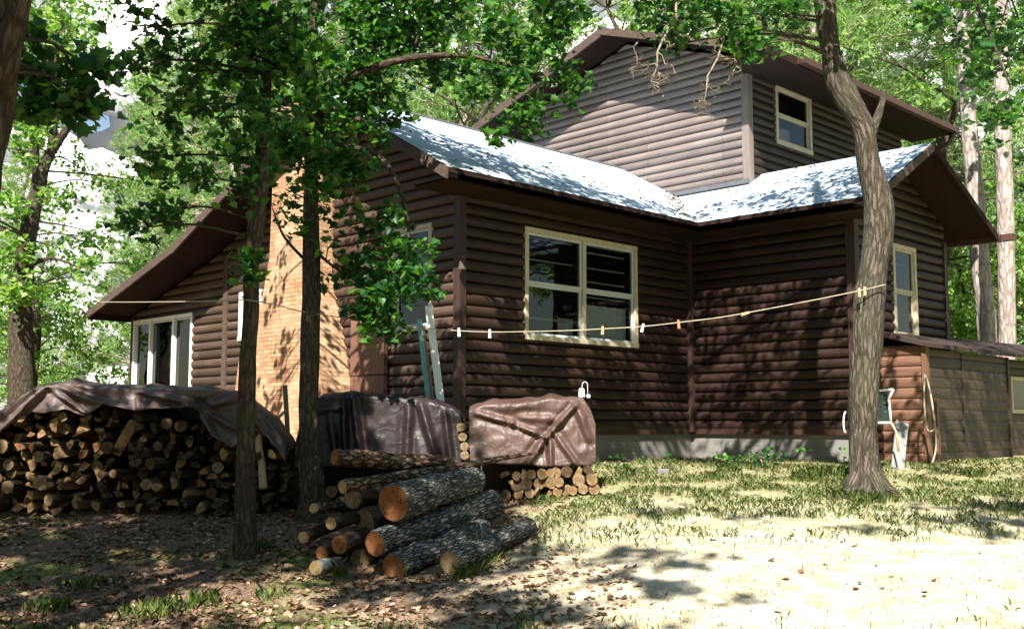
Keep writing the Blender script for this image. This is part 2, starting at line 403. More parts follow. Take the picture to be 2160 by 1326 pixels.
def tag(o, label=None, cat=None, group=None, kind=None):
    if label: o['label'] = label
    if cat: o['category'] = cat
    if group: o['group'] = group
    if kind: o['kind'] = kind
    return o
def empty(name, loc, rz=0):
    o = bpy.data.objects.new(name, None); COL.objects.link(o); o.location = loc; o.rotation_euler = (0, 0, rz); return o
def meshobj(name, me, parent=None, loc=None):
    o = bpy.data.objects.new(name, me); COL.objects.link(o)
    if parent: o.parent = parent
    if loc is not None: o.location = loc
    return o
def copy_tree(o, parent=None):
    c = o.copy(); COL.objects.link(c)
    if parent: c.parent = parent
    for ch in list(o.children): copy_tree(ch, c)
    return c

# ---------------------------------------------------------------- ground
def build_ground():
    xs = np.concatenate([np.linspace(-220, -30, 12), np.linspace(-28, -9, 20), np.linspace(-8.8, 9.2, 150), np.linspace(9.8, 30, 20), np.linspace(35, 220, 12)])
    ys = np.concatenate([np.linspace(-120, -6, 14), np.linspace(-5, 4.8, 12), np.linspace(5, 16, 120), np.linspace(16.4, 40, 24), np.linspace(46, 260, 12)])
    V = [(x, y, gz(x, y) + (0.012*noise.noise(Vector((x*9, y*9, 3))) if abs(x) < 9 and 4 < y < 17 else 0)) for y in ys for x in xs]
    nx = len(xs); Fc = [(j*nx+i, j*nx+i+1, (j+1)*nx+i+1, (j+1)*nx+i) for j in range(len(ys)-1) for i in range(nx-1)]
    me = bpy.data.meshes.new('ground'); me.from_pydata(V, [], Fc); me.materials.append(M['ground'])
    me.polygons.foreach_set('use_smooth', [True]*len(Fc)); me.update()
    tag(meshobj('ground', me), 'sloping yard of dry grass and leaf litter in front of the house', 'ground', kind='structure')
build_ground()

# ---------------------------------------------------------------- added cloud bank that whitens the sky gaps in place of bright haze
def added_cloud_bank():
    mc = NT('cloud'); mc.base((.93, .94, .96)); mc.rough(1); mc.spec(0); M['cloud'] = mc.m
    rg = random.Random(77); m_ = MB()
    for i in range(190):
        a = R(rg.uniform(-40, 40)); dd = rg.uniform(820, 1100); el = rg.uniform(-.04, .52)
        if noise.noise(Vector((math.sin(a)*4, el*7, 2))) > .28: continue
        m_.sphere((math.sin(a)*dd, math.cos(a)*dd, dd*el), (rg.uniform(50, 120), rg.uniform(30, 60), rg.uniform(28, 62)), 28, 18)
    V = []
    for p in m_.v:
        q = Vector(p); k = Vector((noise.noise(q/38), noise.noise(q/38+Vector((9, 0, 0))), noise.noise(q/38+Vector((0, 9, 0)))))*22+Vector((noise.noise(q/13), noise.noise(q/13+Vector((5, 0, 0))), noise.noise(q/13+Vector((0, 5, 0)))))*9
        V.append(tuple(q+k))
    m_.v = V; o = m_.build('added_clouds', 'cloud', None, (0, 950, 100), True)
    tag(o, 'added white cloud mass whitening the sky gaps over the trees', 'added_clouds', kind='stuff')
added_cloud_bank()

# ---------------------------------------------------------------- the house
AL = 0.788
uA, vB, uC, vE, uD, vU = 8.682, 9.514, 13.325, 6.86, 14.17, 8.968
zF, zE, zR, vR = -0.078, 2.87, 4.32, 11.45
oA, oB = 0.75, 0.617
uR2, zR2, uE2 = 14.52, 3.88, 16.15
z3e, z3r, v3r, v3L, o3, o3b = 5.53, 6.58, 11.30, 14.42, 0.70, 0.76
vL = 17.9; KN = (15.1, 2.74); LE = (18.05, 1.93)
s1 = (zR-zE)/(vR-(vB-oB)); s2 = (zR2-zE)/(uR2-(uC-oB)); s2r = (zR2-zE)/(uE2+.5-uR2); s3 = (z3r-z3e)/(v3r-(vU-o3b))
HB = Vector((uA, vB, -0.55))
ca, sa = math.cos(AL), math.sin(AL)
def HW(u, v, z): return Vector((u*ca-v*sa, u*sa+v*ca, z))
house = empty('log_house', HW(*HB), AL)
tag(house, 'dark brown log sided house with pale roof, brick chimney and raised upper storey', 'house')
def hpart(mb, name, mats, parent=None, smooth=False, under=None):
    o = mb.build(name, mats, under or house, HB if under is None else HB, smooth)
    return o
# children of children: same local space (parent at identity)
MOD, BULGE = 0.137, 0.050
def log_wall(name, plane, c, z0, z1, Lf, Rf, openings, mat, zk=(), mod=MOD, phase=0.0):
    mb = MB(); zs = set([z0, z1]); z = z0
    nsub = 8
    k = 0
    while z0+k*mod/nsub < z1: zs.add(round(z0+k*mod/nsub, 5)); k += 1
    for o in openings: zs.add(o[2]); zs.add(o[3])
    for q in zk: zs.add(q)
    zs = sorted(q for q in zs if z0-1e-6 <= q <= z1+1e-6)
    def off(z):
        t = ((z-z0)/mod) % 1.0; t = t*2-1
        return BULGE*math.sqrt(max(0, 1-t*t))-.004
    def P(h, z, nv=0):
        o = off(z)
        return (c-o, h, z) if plane == 'u' else (h, c-o, z)
    for a, b in zip(zs[:-1], zs[1:]):
        if b-a < 1e-5: continue
        zm = (a+b)/2; l0, l1 = Lf(a), Lf(b); r0, r1 = Rf(a), Rf(b)
        if r0-l0 < .01 and r1-l1 < .01: continue
        cuts = sorted((o[0], o[1]) for o in openings if o[2] < zm < o[3])
        segs = []; cl = (l0, l1)
        for x0, x1 in cuts: segs.append((cl, (x0, x0))); cl = (x1, x1)
        segs.append((cl, (r0, r1)))
        for (pa, pb), (qa, qb) in segs:
            if qa-pa <= 0 and qb-pb <= 0: continue
            nseg = 1
            p = [P(pa, a), P(qa, a), P(qb, b), P(pb, b)]
            hz = [(pa, a), (qa, a), (qb, b), (pb, b)]
            if plane == 'u': p = p[::-1]; hz = hz[::-1]
            mb.face(p, [(h_, z_-z0) for h_, z_ in hz])
    o = hpart(mb, name, mat); return o

def win(plane, c, h0, h1, z0, z1, mull=0, hung=True, casing='cream_trim', cw=.06, bars=(), curtain=None, extra=None, label=None, sashmat='vinyl', covers='both'):
    """window: casing (part) > sash, pane, room recess, bars"""
    def P(h, o, z): return (c-o, h, z) if plane == 'u' else (h, c-o, z)
    cs = MB(); pr = .055
    def bx(mb, ha, hb, za, zb, oa, ob): mb.box(P(ha, oa, za), P(hb, ob, zb))
    bx(cs, h0, h1, z1-cw, z1, -.03, pr); bx(cs, h0, h1, z0, z0+cw, -.03, pr+.01)
    bx(cs, h0, h0+cw, z0+cw, z1-cw, -.03, pr-.002); bx(cs, h1-cw, h1, z0+cw, z1-cw, -.03, pr-.002)
    if mull:
        hm = (h0+h1)/2; bx(cs, hm-cw/2, hm+cw/2, z0+cw, z1-cw, -.03, pr-.004)
    casing_o = hpart(cs, 'window', casing)
    if label: casing_o['label'] = label
    ss = MB(); sw = .035
    cols = [(h0+cw, h1-cw)] if not mull else [(h0+cw, (h0+h1)/2-cw/2), ((h0+h1)/2+cw/2, h1-cw)]
    panes = []
    for i, (a, b) in enumerate(cols):
        zm = (z0+z1)/2 + .0
        halves = [(z0+cw, zm), (zm, z1-cw)] if hung else [(z0+cw, z1-cw)]
        for j, (za, zb) in enumerate(halves):
            o1 = .03 if j else .015
            bx(ss, a, b, zb-sw, zb, -.02, o1); bx(ss, a, b, za, za+sw, -.02, o1)
            bx(ss, a, a+sw, za+sw, zb-sw, -.02, o1-.003); bx(ss, b-sw, b, za+sw, zb-sw, -.02, o1-.003)
            panes.append((a+sw, b-sw, za+sw, zb-sw, o1-.02))
    for o in (casing_o,):
        so_ = ss.build('sash', [sashmat], o, HB); so_.location = (0, 0, 0)
    for a, b, za, zb, o1 in panes:
        g = MB(); q = [P(a, o1, za), P(b, o1, za), P(b, o1, zb), P(a, o1, zb)]
        if plane == 'u': q = q[::-1]
        g.face(q); g.build('pane', ['glass'], casing_o, HB)
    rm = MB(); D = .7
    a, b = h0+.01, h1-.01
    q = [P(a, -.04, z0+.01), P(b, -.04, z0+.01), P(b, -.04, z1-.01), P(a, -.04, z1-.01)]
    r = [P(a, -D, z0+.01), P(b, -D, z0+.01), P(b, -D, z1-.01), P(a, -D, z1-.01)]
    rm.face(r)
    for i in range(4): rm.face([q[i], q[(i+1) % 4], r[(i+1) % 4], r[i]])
    rm.build('dark_room_box', ['dark_room'], casing_o, HB)  # shallow dark box standing in for the unlit room
    if bars:
        bb = MB()
        for (ha, hb, z) in bars:
            bb = MB(); bx(bb, ha, hb, z-.008, z+.008, -.10, -.085); bb.build('blind_rail', ['blind'], casing_o, HB)
    for (ha, hb, za, zb, mt) in (curtain or ()):
        cb = MB(); n = 14
        pts = [(ha+(hb-ha)*i/n, -.13+.02*math.sin(i*1.9)) for i in range(n+1)]
        for i in range(n):
            cb.face([P(pts[i][0], pts[i][1], za), P(pts[i+1][0], pts[i+1][1], za), P(pts[i+1][0], pts[i+1][1], zb), P(pts[i][0], pts[i][1], zb)])
        cb.build('curtain', [mt], casing_o, HB)
    return casing_o

# gable limits --------------------------------------------------------
UND = .13
def A_min(z): return max(vB, (vB-oB)+(z+UND-zE)/s1)
def A_max(z):
    zz = z+UND
    if zz <= LE[1]: return vL
    if zz < KN[1]: return min(vL, LE[0]-(zz-LE[1])/(KN[1]-LE[1])*(LE[0]-KN[0]))
    return KN[0]-(zz-KN[1])/(zR-KN[1])*(KN[0]-vR)
WA = [(15.80, 17.82, 0.45, 1.78), (9.98, 10.75, 1.15, 2.47), (13.80, 14.40, 1.25, 1.98)]
log_wall('gable_wall', 'u', uA, zF, zR-UND-.005, A_min, A_max, WA, 'siding_sunlit', zk=(KN[1]-UND,))
WB = [(9.75, 12.028, 1.065, 2.503)]
log_wall('front_wall', 'v', vB, zF, 2.95, lambda z: uA, lambda z: uC, WB, 'siding_u')
log_wall('wing_side_wall', 'u', uC, zF, 2.95, lambda z: vE, lambda z: vB, [], 'siding_v')
def E_min(z): return max(uC, (uC-oB)+(z+UND-zE)/s2)
def E_max(z): return min(uE2, uR2+(zR2-z-UND)/s2r)
WE = [(14.40, 15.13, 1.20, 2.53)]
log_wall('wing_gable_wall', 'v', vE, -.5, zR2-UND-.01, E_min, E_max, WE, 'siding_u')
def D_min(z): return max(vU, (vU-o3b)+(z+UND-z3e)/s3)
def D_max(z): return min(13.6, v3r+(z3r-z-UND)/s3)
log_wall('upper_gable_wall', 'u', uD, 3.2, z3r-UND-.01, D_min, D_max, [], 'siding_pale_sunlit_v', mod=.132)
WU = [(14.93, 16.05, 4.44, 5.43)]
log_wall('upper_front_wall', 'v', vU, 3.2, 5.6, lambda z: uD, lambda z: 19.4, WU, 'siding_pale_shaded_u', mod=.132)
# remaining closing walls, seen only from the side
b_ = MB()
b_.box((uA, vL-.05, -.9), (20, vL, 1.9)); b_.box((19.95, 9, -.9), (20, vL, 1.9)); b_.box((16.1, vE, -.9), (uE2, 12, 2.9))
b_.box((19.4, vU, 3), (19.45, 13.6, 5.4)); b_.box((uD, 13.6, 2.5), (19.4, 13.65, 5.5)); b_.box((uE2, 9, -.9), (20, 9.05, 2.9))
hpart(b_, 'rear_wall', 'siding_u')

# foundation of concrete blocks
b_ = MB()
b_.box((uA+.02, vB+.02, -1.1), (uC+.1, vB+.2, zF-.002)); b_.box((uC+.02, vE+.02, -1.1), (uC+.2, vB+.015, zF-.002))
b_.box((uA+.02, vB+.2, -1.3), (uA+.2, vL, zF-.002)); 
hpart(b_, 'foundation', 'block')
# sill board at the foot of the logs
b_ = MB(); b_.box((uA-.02, vB-.03, zF-.06), (uC-.02, vB+.01, zF+.02)); b_.box((uC-.03, vE-.02, zF-.06), (uC+.01, vB-.035, zF+.02))
hpart(b_, 'sill_board', 'trim_brown')

# corner trims
def trim(name, a, b, mat='trim_brown'):
    m_ = MB(); m_.box(a, b); return hpart(m_, name, mat)
trim('corner_trim', (uA-.055, vB-.055, zF-.02), (uA+.05, vB+.06, 2.75))
trim('corner_trim', (uC-.10, vB-.10, zF-.03), (uC-.001, vB-.001, 2.8))
trim('corner_trim', (uC-.06, vE-.06, zF-.05), (uC+.06, vE+.07, 2.8))
trim('corner_trim', (uE2-.07, vE-.06, -.5), (uE2+.03, vE+.05, 2.75))
trim('corner_trim', (uD-.055, vU-.055, 3.3), (uD+.07, vU+.07, 5.5), 'trim_pale')
trim('wall_batten', (uA-.055, 14.74, zF), (uA-.01, 14.86, 2.55), 'fascia')
trim('corner_trim', (uA-.05, vL-.10, zF), (uA+.05, vL+.01, 1.85))

# windows
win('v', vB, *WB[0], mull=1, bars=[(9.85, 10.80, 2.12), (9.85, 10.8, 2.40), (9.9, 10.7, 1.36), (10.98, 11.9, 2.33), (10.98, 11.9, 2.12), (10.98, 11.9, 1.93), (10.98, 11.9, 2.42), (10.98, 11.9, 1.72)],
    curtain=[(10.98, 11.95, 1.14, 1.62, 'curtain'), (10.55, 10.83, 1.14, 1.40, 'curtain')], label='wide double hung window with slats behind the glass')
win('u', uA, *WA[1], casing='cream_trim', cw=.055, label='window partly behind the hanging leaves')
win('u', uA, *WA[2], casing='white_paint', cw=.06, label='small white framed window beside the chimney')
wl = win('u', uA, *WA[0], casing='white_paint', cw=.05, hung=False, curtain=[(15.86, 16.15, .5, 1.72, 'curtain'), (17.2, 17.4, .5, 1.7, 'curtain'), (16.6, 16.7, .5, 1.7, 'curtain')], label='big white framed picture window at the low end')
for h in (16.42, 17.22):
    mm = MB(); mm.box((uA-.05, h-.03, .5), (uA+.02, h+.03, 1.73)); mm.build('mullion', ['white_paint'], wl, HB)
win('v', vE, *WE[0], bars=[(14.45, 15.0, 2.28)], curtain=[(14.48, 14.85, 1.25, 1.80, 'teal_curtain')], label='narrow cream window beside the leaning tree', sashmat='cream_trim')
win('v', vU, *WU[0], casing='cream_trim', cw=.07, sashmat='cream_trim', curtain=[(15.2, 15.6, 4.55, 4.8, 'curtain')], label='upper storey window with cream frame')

# roofs ----------------------------------------------------------------
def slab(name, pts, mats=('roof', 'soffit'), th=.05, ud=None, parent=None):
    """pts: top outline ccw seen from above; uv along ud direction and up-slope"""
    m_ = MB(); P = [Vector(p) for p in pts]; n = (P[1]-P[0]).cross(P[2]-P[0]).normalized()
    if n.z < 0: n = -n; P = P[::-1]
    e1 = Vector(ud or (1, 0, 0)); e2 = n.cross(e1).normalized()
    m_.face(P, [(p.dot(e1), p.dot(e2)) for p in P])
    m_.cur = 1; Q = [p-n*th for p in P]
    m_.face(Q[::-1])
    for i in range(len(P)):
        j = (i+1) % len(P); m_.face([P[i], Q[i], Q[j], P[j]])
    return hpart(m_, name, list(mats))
ue0 = uA-oA; ve0 = vB-oB; uc0 = uC-oB
vT = ve0+(zR2-zE)/s1                    # where the valley meets the wing ridge
def zm(v): return zE+s1*(v-ve0)
slab('roof', [(ue0, ve0, zE), (uc0, ve0, zE), (uR2, vT, zR2), (uR2, vR, zR), (ue0, vR, zR)])
slab('roof', [(ue0, vR, zR), (20.2, vR, zR), (20.2, KN[0], KN[1]), (ue0, KN[0], KN[1])])
slab('roof', [(ue0, KN[0], KN[1]), (20.2, KN[0], KN[1]), (20.2, LE[0], LE[1]), (ue0, LE[0], LE[1])])
ve1 = vE-oB
slab('roof', [(uc0, ve1, zE), (uR2, ve1, zR2), (uR2, vT, zR2), (uc0, ve0, zE)], ud=(0, 1, 0))
slab('roof', [(uR2, ve1, zR2), (uE2+.5, ve1, zE), (uE2+.5, 9.2, zE), (uR2, 9.2, zR2)], ud=(0, 1, 0))
u30 = uD-o3; u31 = 19.9
slab('upper_roof', [(u30, vU-o3b, z3e), (u31, vU-o3b, z3e), (u31, v3r, z3r), (u30, v3r, z3r)])
slab('upper_roof', [(u30, v3r, z3r), (u31, v3r, z3r), (u31, v3L, z3r-s3*(v3L-v3r)), (u30, v3L, z3r-s3*(v3L-v3r))])

def fascia_line(p, q, depth=.13, th=.035, out=(-1, 0, 0), mat='fascia', name='fascia', drop=.0):
    p = Vector(p); q = Vector(q); o = Vector(out)*th; d = Vector((0, 0, -depth)); k = Vector((0, 0, -.012-drop))
    m_ = MB(); m_.hexa([p+k+d, q+k+d, q+o+k+d, p+o+k+d, p+k, q+k, q+o+k, p+o+k]); return hpart(m_, name, mat)
fascia_line((ue0, ve0, zE), (ue0, vR, zR)); fascia_line((ue0, vR, zR), (ue0, KN[0], KN[1])); fascia_line((ue0, KN[0], KN[1]), (ue0, LE[0], LE[1]))
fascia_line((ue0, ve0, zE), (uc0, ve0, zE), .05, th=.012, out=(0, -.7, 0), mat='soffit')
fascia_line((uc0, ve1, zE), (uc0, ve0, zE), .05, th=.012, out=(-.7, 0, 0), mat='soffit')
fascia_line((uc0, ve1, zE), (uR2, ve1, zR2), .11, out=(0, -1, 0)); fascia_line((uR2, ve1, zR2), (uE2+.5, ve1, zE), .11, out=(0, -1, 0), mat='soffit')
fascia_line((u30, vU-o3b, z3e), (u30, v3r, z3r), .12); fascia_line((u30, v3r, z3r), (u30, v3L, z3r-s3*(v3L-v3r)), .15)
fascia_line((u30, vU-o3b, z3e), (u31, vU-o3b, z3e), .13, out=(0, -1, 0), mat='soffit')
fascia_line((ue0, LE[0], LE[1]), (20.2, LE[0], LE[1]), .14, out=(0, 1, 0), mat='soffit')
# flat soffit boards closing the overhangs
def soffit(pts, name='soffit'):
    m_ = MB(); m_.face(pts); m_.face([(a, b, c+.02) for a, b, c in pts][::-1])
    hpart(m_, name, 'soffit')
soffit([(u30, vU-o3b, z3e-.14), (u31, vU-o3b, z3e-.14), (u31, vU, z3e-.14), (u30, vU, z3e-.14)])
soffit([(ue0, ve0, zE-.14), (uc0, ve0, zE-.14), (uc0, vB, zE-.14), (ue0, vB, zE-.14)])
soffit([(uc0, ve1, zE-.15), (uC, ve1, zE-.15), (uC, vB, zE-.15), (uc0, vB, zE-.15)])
# rolled ridge caps and metal drip edges
m_ = MB(); m_.tube([(ue0-.03, vR, zR), (uD, vR, zR)], [.03, .03], 8); hpart(m_, 'ridge_cap', 'flashing')
m_ = MB(); m_.tube([(u30-.02, v3r, z3r), (u31, v3r, z3r)], [.03, .03], 8); hpart(m_, 'ridge_cap', 'flashing')
# flashing strip where the upper walls stand on the roofs
zD = zE+s2*(uD-uc0)
m_ = MB(); m_.box((uD-.10, vU-.05, zD-.02), (uD-.03, ve0+(zD-zE)/s1+.05, zD+.05)); hpart(m_, 'wall_flashing', 'flashing')
# gutters and downspout
def gutter(p, q, out):
    m_ = MB(); p = Vector(p); q = Vector(q); o = Vector(out)
    for a, b, c, d in ((0, 0, .012, .10), (.10, 0, .012, .10), (.006, 0, .10, .012)):
        k = o*a; m_.hexa([p+k+Vector((0, 0, -.1)), q+k+Vector((0, 0, -.1)), q+k+o*c+Vector((0, 0, -.1)), p+k+o*c+Vector((0, 0, -.1)),
                          p+k+Vector((0, 0, -.1+d)), q+k+Vector((0, 0, -.1+d)), q+k+o*c+Vector((0, 0, -.1+d)), p+k+o*c+Vector((0, 0, -.1+d))])
    return hpart(m_, 'gutter', 'brown_metal')
gutter((uD+.15, vU-o3b-.04, z3e-.02), (u31, vU-o3b-.04, z3e-.02), (0, -1, 0))
gutter((uE2+.52, ve1-.25, zE-.02), (uE2+.52, 9.2, zE-.02), (1, 0, 0))
m_ = MB(); m_.tube([(19.85, vU-o3b-.08, z3e-.1), (19.8, vU-o3b-.02, z3e-.3), (19.45, vU-.1, z3e-.9), (19.45, vU-.1, 3.0)], [.045]*4, 8)
hpart(m_, 'downspout', 'brown_metal', smooth=True)

# chimney: stepped brick stack
def chimney():
    prof = [(-.8, 11.52, 13.78), (.45, 11.58, 13.70), (.95, 11.70, 13.60), (1.35, 11.84, 13.36), (1.75, 11.98, 13.04), (2.3, 12.04, 12.88), (4.45, 12.08, 12.8)]
    m_ = MB(); u0, u1 = 8.18, uA+.02
    for (za, a0, a1), (zb, b0, b1) in zip(prof[:-1], prof[1:]):
        q = [(u0, a0, za), (u0, a1, za), (u0, b1, zb), (u0, b0, zb)]; m_.face(q[::-1], [(p[1], p[2]) for p in q[::-1]])
        q = [(u0, a0, za), (u1, a0, za), (u1, b0, zb), (u0, b0, zb)]; m_.face(q, [(p[0], p[2]) for p in q])
        q = [(u0, a1, za), (u1, a1, za), (u1, b1, zb), (u0, b1, zb)]; m_.face(q[::-1], [(p[0], p[2]) for p in q[::-1]])
    q = [(u0, 12.08, 4.45), (u0, 12.8, 4.45), (u1+.05, 12.8, 4.45), (u1+.05, 12.08, 4.45)]; m_.face(q[::-1], [(p[0], p[1]) for p in q])
    m_.box((u1-.1, 12.085, 3.6), (u1+.05, 12.795, 4.44))
    c_ = hpart(m_, 'chimney', 'brick')
    k_ = MB(); k_.box((u0-.04, 12.04, 4.45), (u1+.09, 12.84, 4.51)); k_.build('chimney_cap', ['block'], c_, HB)
chimney()
# brown boarded hatch on the wall right of the chimney
m_ = MB(); m_.box((uA-.12, 10.80, -.3), (uA-.06, 11.50, .62)); m_.box((uA-.12, 10.80, .635), (uA-.06, 11.50, 1.38)); m_.box((uA-.14, 10.76, 1.38), (uA-.03, 11.54, 1.43))
hpart(m_, 'wall_hatch', 'panel_brown')
# small lamp by the front corner
m_ = MB(); m_.tube([(uA-.09, vB-.13, 1.98), (uA-.09, vB-.13, 1.82)], [.015, .05], 10, cap=False); m_.box((uA-.1, vB-.14, 1.97), (uA-.03, vB-.03, 2.0))
hpart(m_, 'wall_lamp', 'fascia')

# ---------------------------------------------------------------- lean-to shed
SU, SV = 13.97, 6.22
shed = empty('lean_to_shed', HW(SU, SV, -.55), AL); SB = Vector((SU, SV, -.55))
tag(shed, 'low brown board sided lean-to with shallow roof at the right corner of the house', 'shed')
def shed_wall(name, plane, c, h0, h1, z0, z1, mod, bul, op=(), mat='siding_u'):
    m_ = MB(); ns = 8; n = int((z1-z0)/mod*ns)
    for i in range(n):
        a = z0+i*mod/ns; b = a+mod/ns
        def off(k):
            t = (k % ns)/ns*2-1; return bul*math.sqrt(max(0, 1-t*t))
        oa, ob = off(i), off(i+1)
        segs = [(h0, h1)]
        for (x0, x1, za, zb) in op:
            if za < (a+b)/2 < zb: segs = [(h0, x0), (x1, h1)]
        for p, q in segs:
            if q-p < 1e-3: continue
            if plane == 'u': m_.face([(c-oa, q, a), (c-oa, p, a), (c-ob, p, b), (c-ob, q, b)])
            else: m_.face([(p, c-oa, a), (q, c-oa, a), (q, c-ob, b), (p, c-ob, b)])
    return m_.build(name, [mat], shed, SB)
m_wood('siding_shed', (.11, .052, .033), (.17, .09, .058), (.23, .135, .092), 'v'); m_wood('siding_shed_shaded_u', (.030, .020, .013), (.050, .035, .023), (.085, .062, .042), 'u')  # one siding in two copies: sunlit for the side, shaded for the front
shed_wall('side_wall', 'u', SU, SV, vE+.02, -.52, 1.06, .143, .022, mat='siding_shed')
WS = (17.81, 18.9, .24, .70)
shed_wall('front_wall', 'v', SV, SU, 16.77, -.52, 1.0, .143, .012, mat='siding_shed_shaded_u')
shed_wall('front_wall', 'v', SV+.35, 16.77, 20.5, -.52, 1.05, .143, .012, op=[WS], mat='siding_shed_shaded_u')
def sp(mb, name, mat, smooth=False): return mb.build(name, [mat], shed, SB, smooth)
m_ = MB(); m_.box((SU-.045, SV-.035, -.52), (SU+.05, SV+.03, 1.02)); sp(m_, 'corner_trim', 'siding_shed')
m_ = MB(); m_.box((SU+.22, SV-.04, -.52), (SU+.29, SV-.005, .35)); sp(m_, 'batten', 'siding_shed')
m_ = MB(); m_.box((16.74, SV-.03, -.52), (16.80, SV+.36, 1.0)); sp(m_, 'corner_trim', 'siding_shed_shaded_u')
m_ = MB(); m_.box((15.1, SV-.02, -.5), (15.13, SV-.008, 1.0)); sp(m_, 'batten', 'siding_shed_shaded_u')
m_ = MB()
for a, b in (((SU-.12, SV-.14, 1.02), (SU-.12, vE, 1.22)),):
    m_.hexa([(SU-.12, SV-.14, 1.0), (20.5, SV-.14, 1.0), (20.5, vE+.3, 1.36), (SU-.12, vE-.001, 1.2), (SU-.12, SV-.14, 1.05), (20.5, SV-.14, 1.05), (20.5, vE+.3, 1.42), (SU-.12, vE-.001, 1.27)])
sp(m_, 'roof', 'dark_felt')
m_ = MB(); m_.box((17.75, SV+.30, .18), (18.96, SV+.34, .24)); m_.box((17.75, SV+.30, .70), (18.96, SV+.34, .76)); m_.box((17.75, SV+.30, .24), (17.81, SV+.34, .70)); m_.box((18.9, SV+.30, .24), (18.96, SV+.34, .70))
wo = sp(m_, 'window', 'cream_trim')
m_ = MB(); m_.face([(17.81, SV+.345, .24), (18.9, SV+.345, .24), (18.9, SV+.345, .70), (17.81, SV+.345, .70)]); m_.build('pane', ['glass'], wo, SB)
m_ = MB(); m_.box((17.81, SV+.40, .24), (18.9, SV+.42, .70)); m_.build('window_shade', ['teal_curtain'], wo, SB)

# ---------------------------------------------------------------- trees
def smooth_path(pts, sub=5):
    """Catmull-Rom through list of (Vector, r)"""
    P = [p for p, r in pts]; r_ = [r for p, r in pts]; out = []; rr = []
    n = len(P)
    for i in range(n-1):
        p0 = P[max(i-1, 0)]; p1 = P[i]; p2 = P[i+1]; p3 = P[min(i+2, n-1)]
        for k in range(sub):
            t = k/sub
            out.append(.5*((2*p1)+(p2-p0)*t+(2*p0-5*p1+4*p2-p3)*t*t+(3*p1-p0-3*p2+p3)*t**3)); rr.append(r_[i]*(1-t)+r_[i+1]*t)
    out.append(P[-1]); rr.append(r_[-1]); return out, rr
def px_path(rows, d):
    """rows (xl, xr, y[, d]) edges of a trunk in the photo, at distance d"""
    out = []
    for r in rows:
        dd = r[3] if len(r) > 3 else d
        c = at((r[0]+r[1])/2, r[2], dd); out.append((c, (r[1]-r[0])/2/F*dd))
    return out

LEAFSHAPE = np.array([(0, 0), (.18, .10), (.42, .06), (.36, .26), (.52, .40), (.34, .50), (.34, .72), (.16, .74), (0, 1.0)])
def leaf_polys(C, size, up=.35, rng=RNG, droop=0.0):
    """lobed leaves as two folded halves; C (n,3) centres -> (2n, 9, 3)"""
    n = len(C)
    N = rng.normal(size=(n, 3)); N[:, 2] = np.abs(N[:, 2])+up*2; N /= np.linalg.norm(N, axis=1)[:, None]
    T = rng.normal(size=(n, 3)); T[:, 2] -= droop; T -= N*(T*N).sum(1)[:, None]; T /= np.linalg.norm(T, axis=1)[:, None]
    B = np.cross(N, T); S = size*rng.uniform(.4, 1.35, n)
    out = []
    for sgn in (1, -1):
        l = LEAFSHAPE; x = l[:, 0]*sgn; y = l[:, 1]-.4; z = np.abs(l[:, 0])*.35 - (l[:, 1]**2)*.12
        V = C[:, None, :]+S[:, None, None]*(x[None, :, None]*B[:, None, :]+y[None, :, None]*T[:, None, :]+z[None, :, None]*N[:, None, :])
        out.append(V if sgn > 0 else V[:, ::-1])
    return np.stack(out, 1).reshape(2*n, len(LEAFSHAPE), 3)
def leaf_mesh(name, C, size, mat, **k):
    # halves share a hull so that «random per island» shades a leaf as one: join the midrib vertices
    V = leaf_polys(C, size, **k); n = len(C); q = len(LEAFSHAPE)
    me = bpy.data.meshes.new(name)
    A = V.reshape(n, 2, q, 3)
    right = A[:, 0]; left = A[:, 1][:, ::-1]        # both start at stem (0) and end at tip (q-1)
    W = np.concatenate([right, left[:, 1:-1]], 1)   # q + q-2 vertices
    m = q+q-2; me.vertices.add(n*m); me.vertices.foreach_set('co', W.reshape(-1).astype(np.float32))
    f1 = np.arange(q); f2 = np.concatenate([[0], [q-1], np.arange(q+q-3, q-1, -1)])
    idx = np.concatenate([f1, f2])[None, :]+(np.arange(n)*m)[:, None]
    me.loops.add(n*2*q); me.loops.foreach_set('vertex_index', idx.reshape(-1).astype(np.int32))
    me.polygons.add(2*n); me.polygons.foreach_set('loop_start', np.arange(0, 2*n*q, q, dtype=np.int32))
    me.update(calc_edges=True); me.materials.append(M[mat]); return me

def blob_points(blobs, rng=RNG):
    """blobs: (centre Vector, (rx,ry,rz), n): leaves gathered in sprigs inside each blob"""
    out = []
    for c, r, n in blobs:
        ns = max(3, n//9)
        d = rng.normal(size=(ns, 3)); d /= np.linalg.norm(d, axis=1)[:, None]; d *= rng.uniform(.15, 1, (ns, 1))**.6
        S = np.array(c)+d*np.array(r)
        k = rng.integers(0, ns, n)
        out.append(S[k]+rng.normal(size=(n, 3))*np.array([.075, .075, .05]))
    return np.concatenate(out)

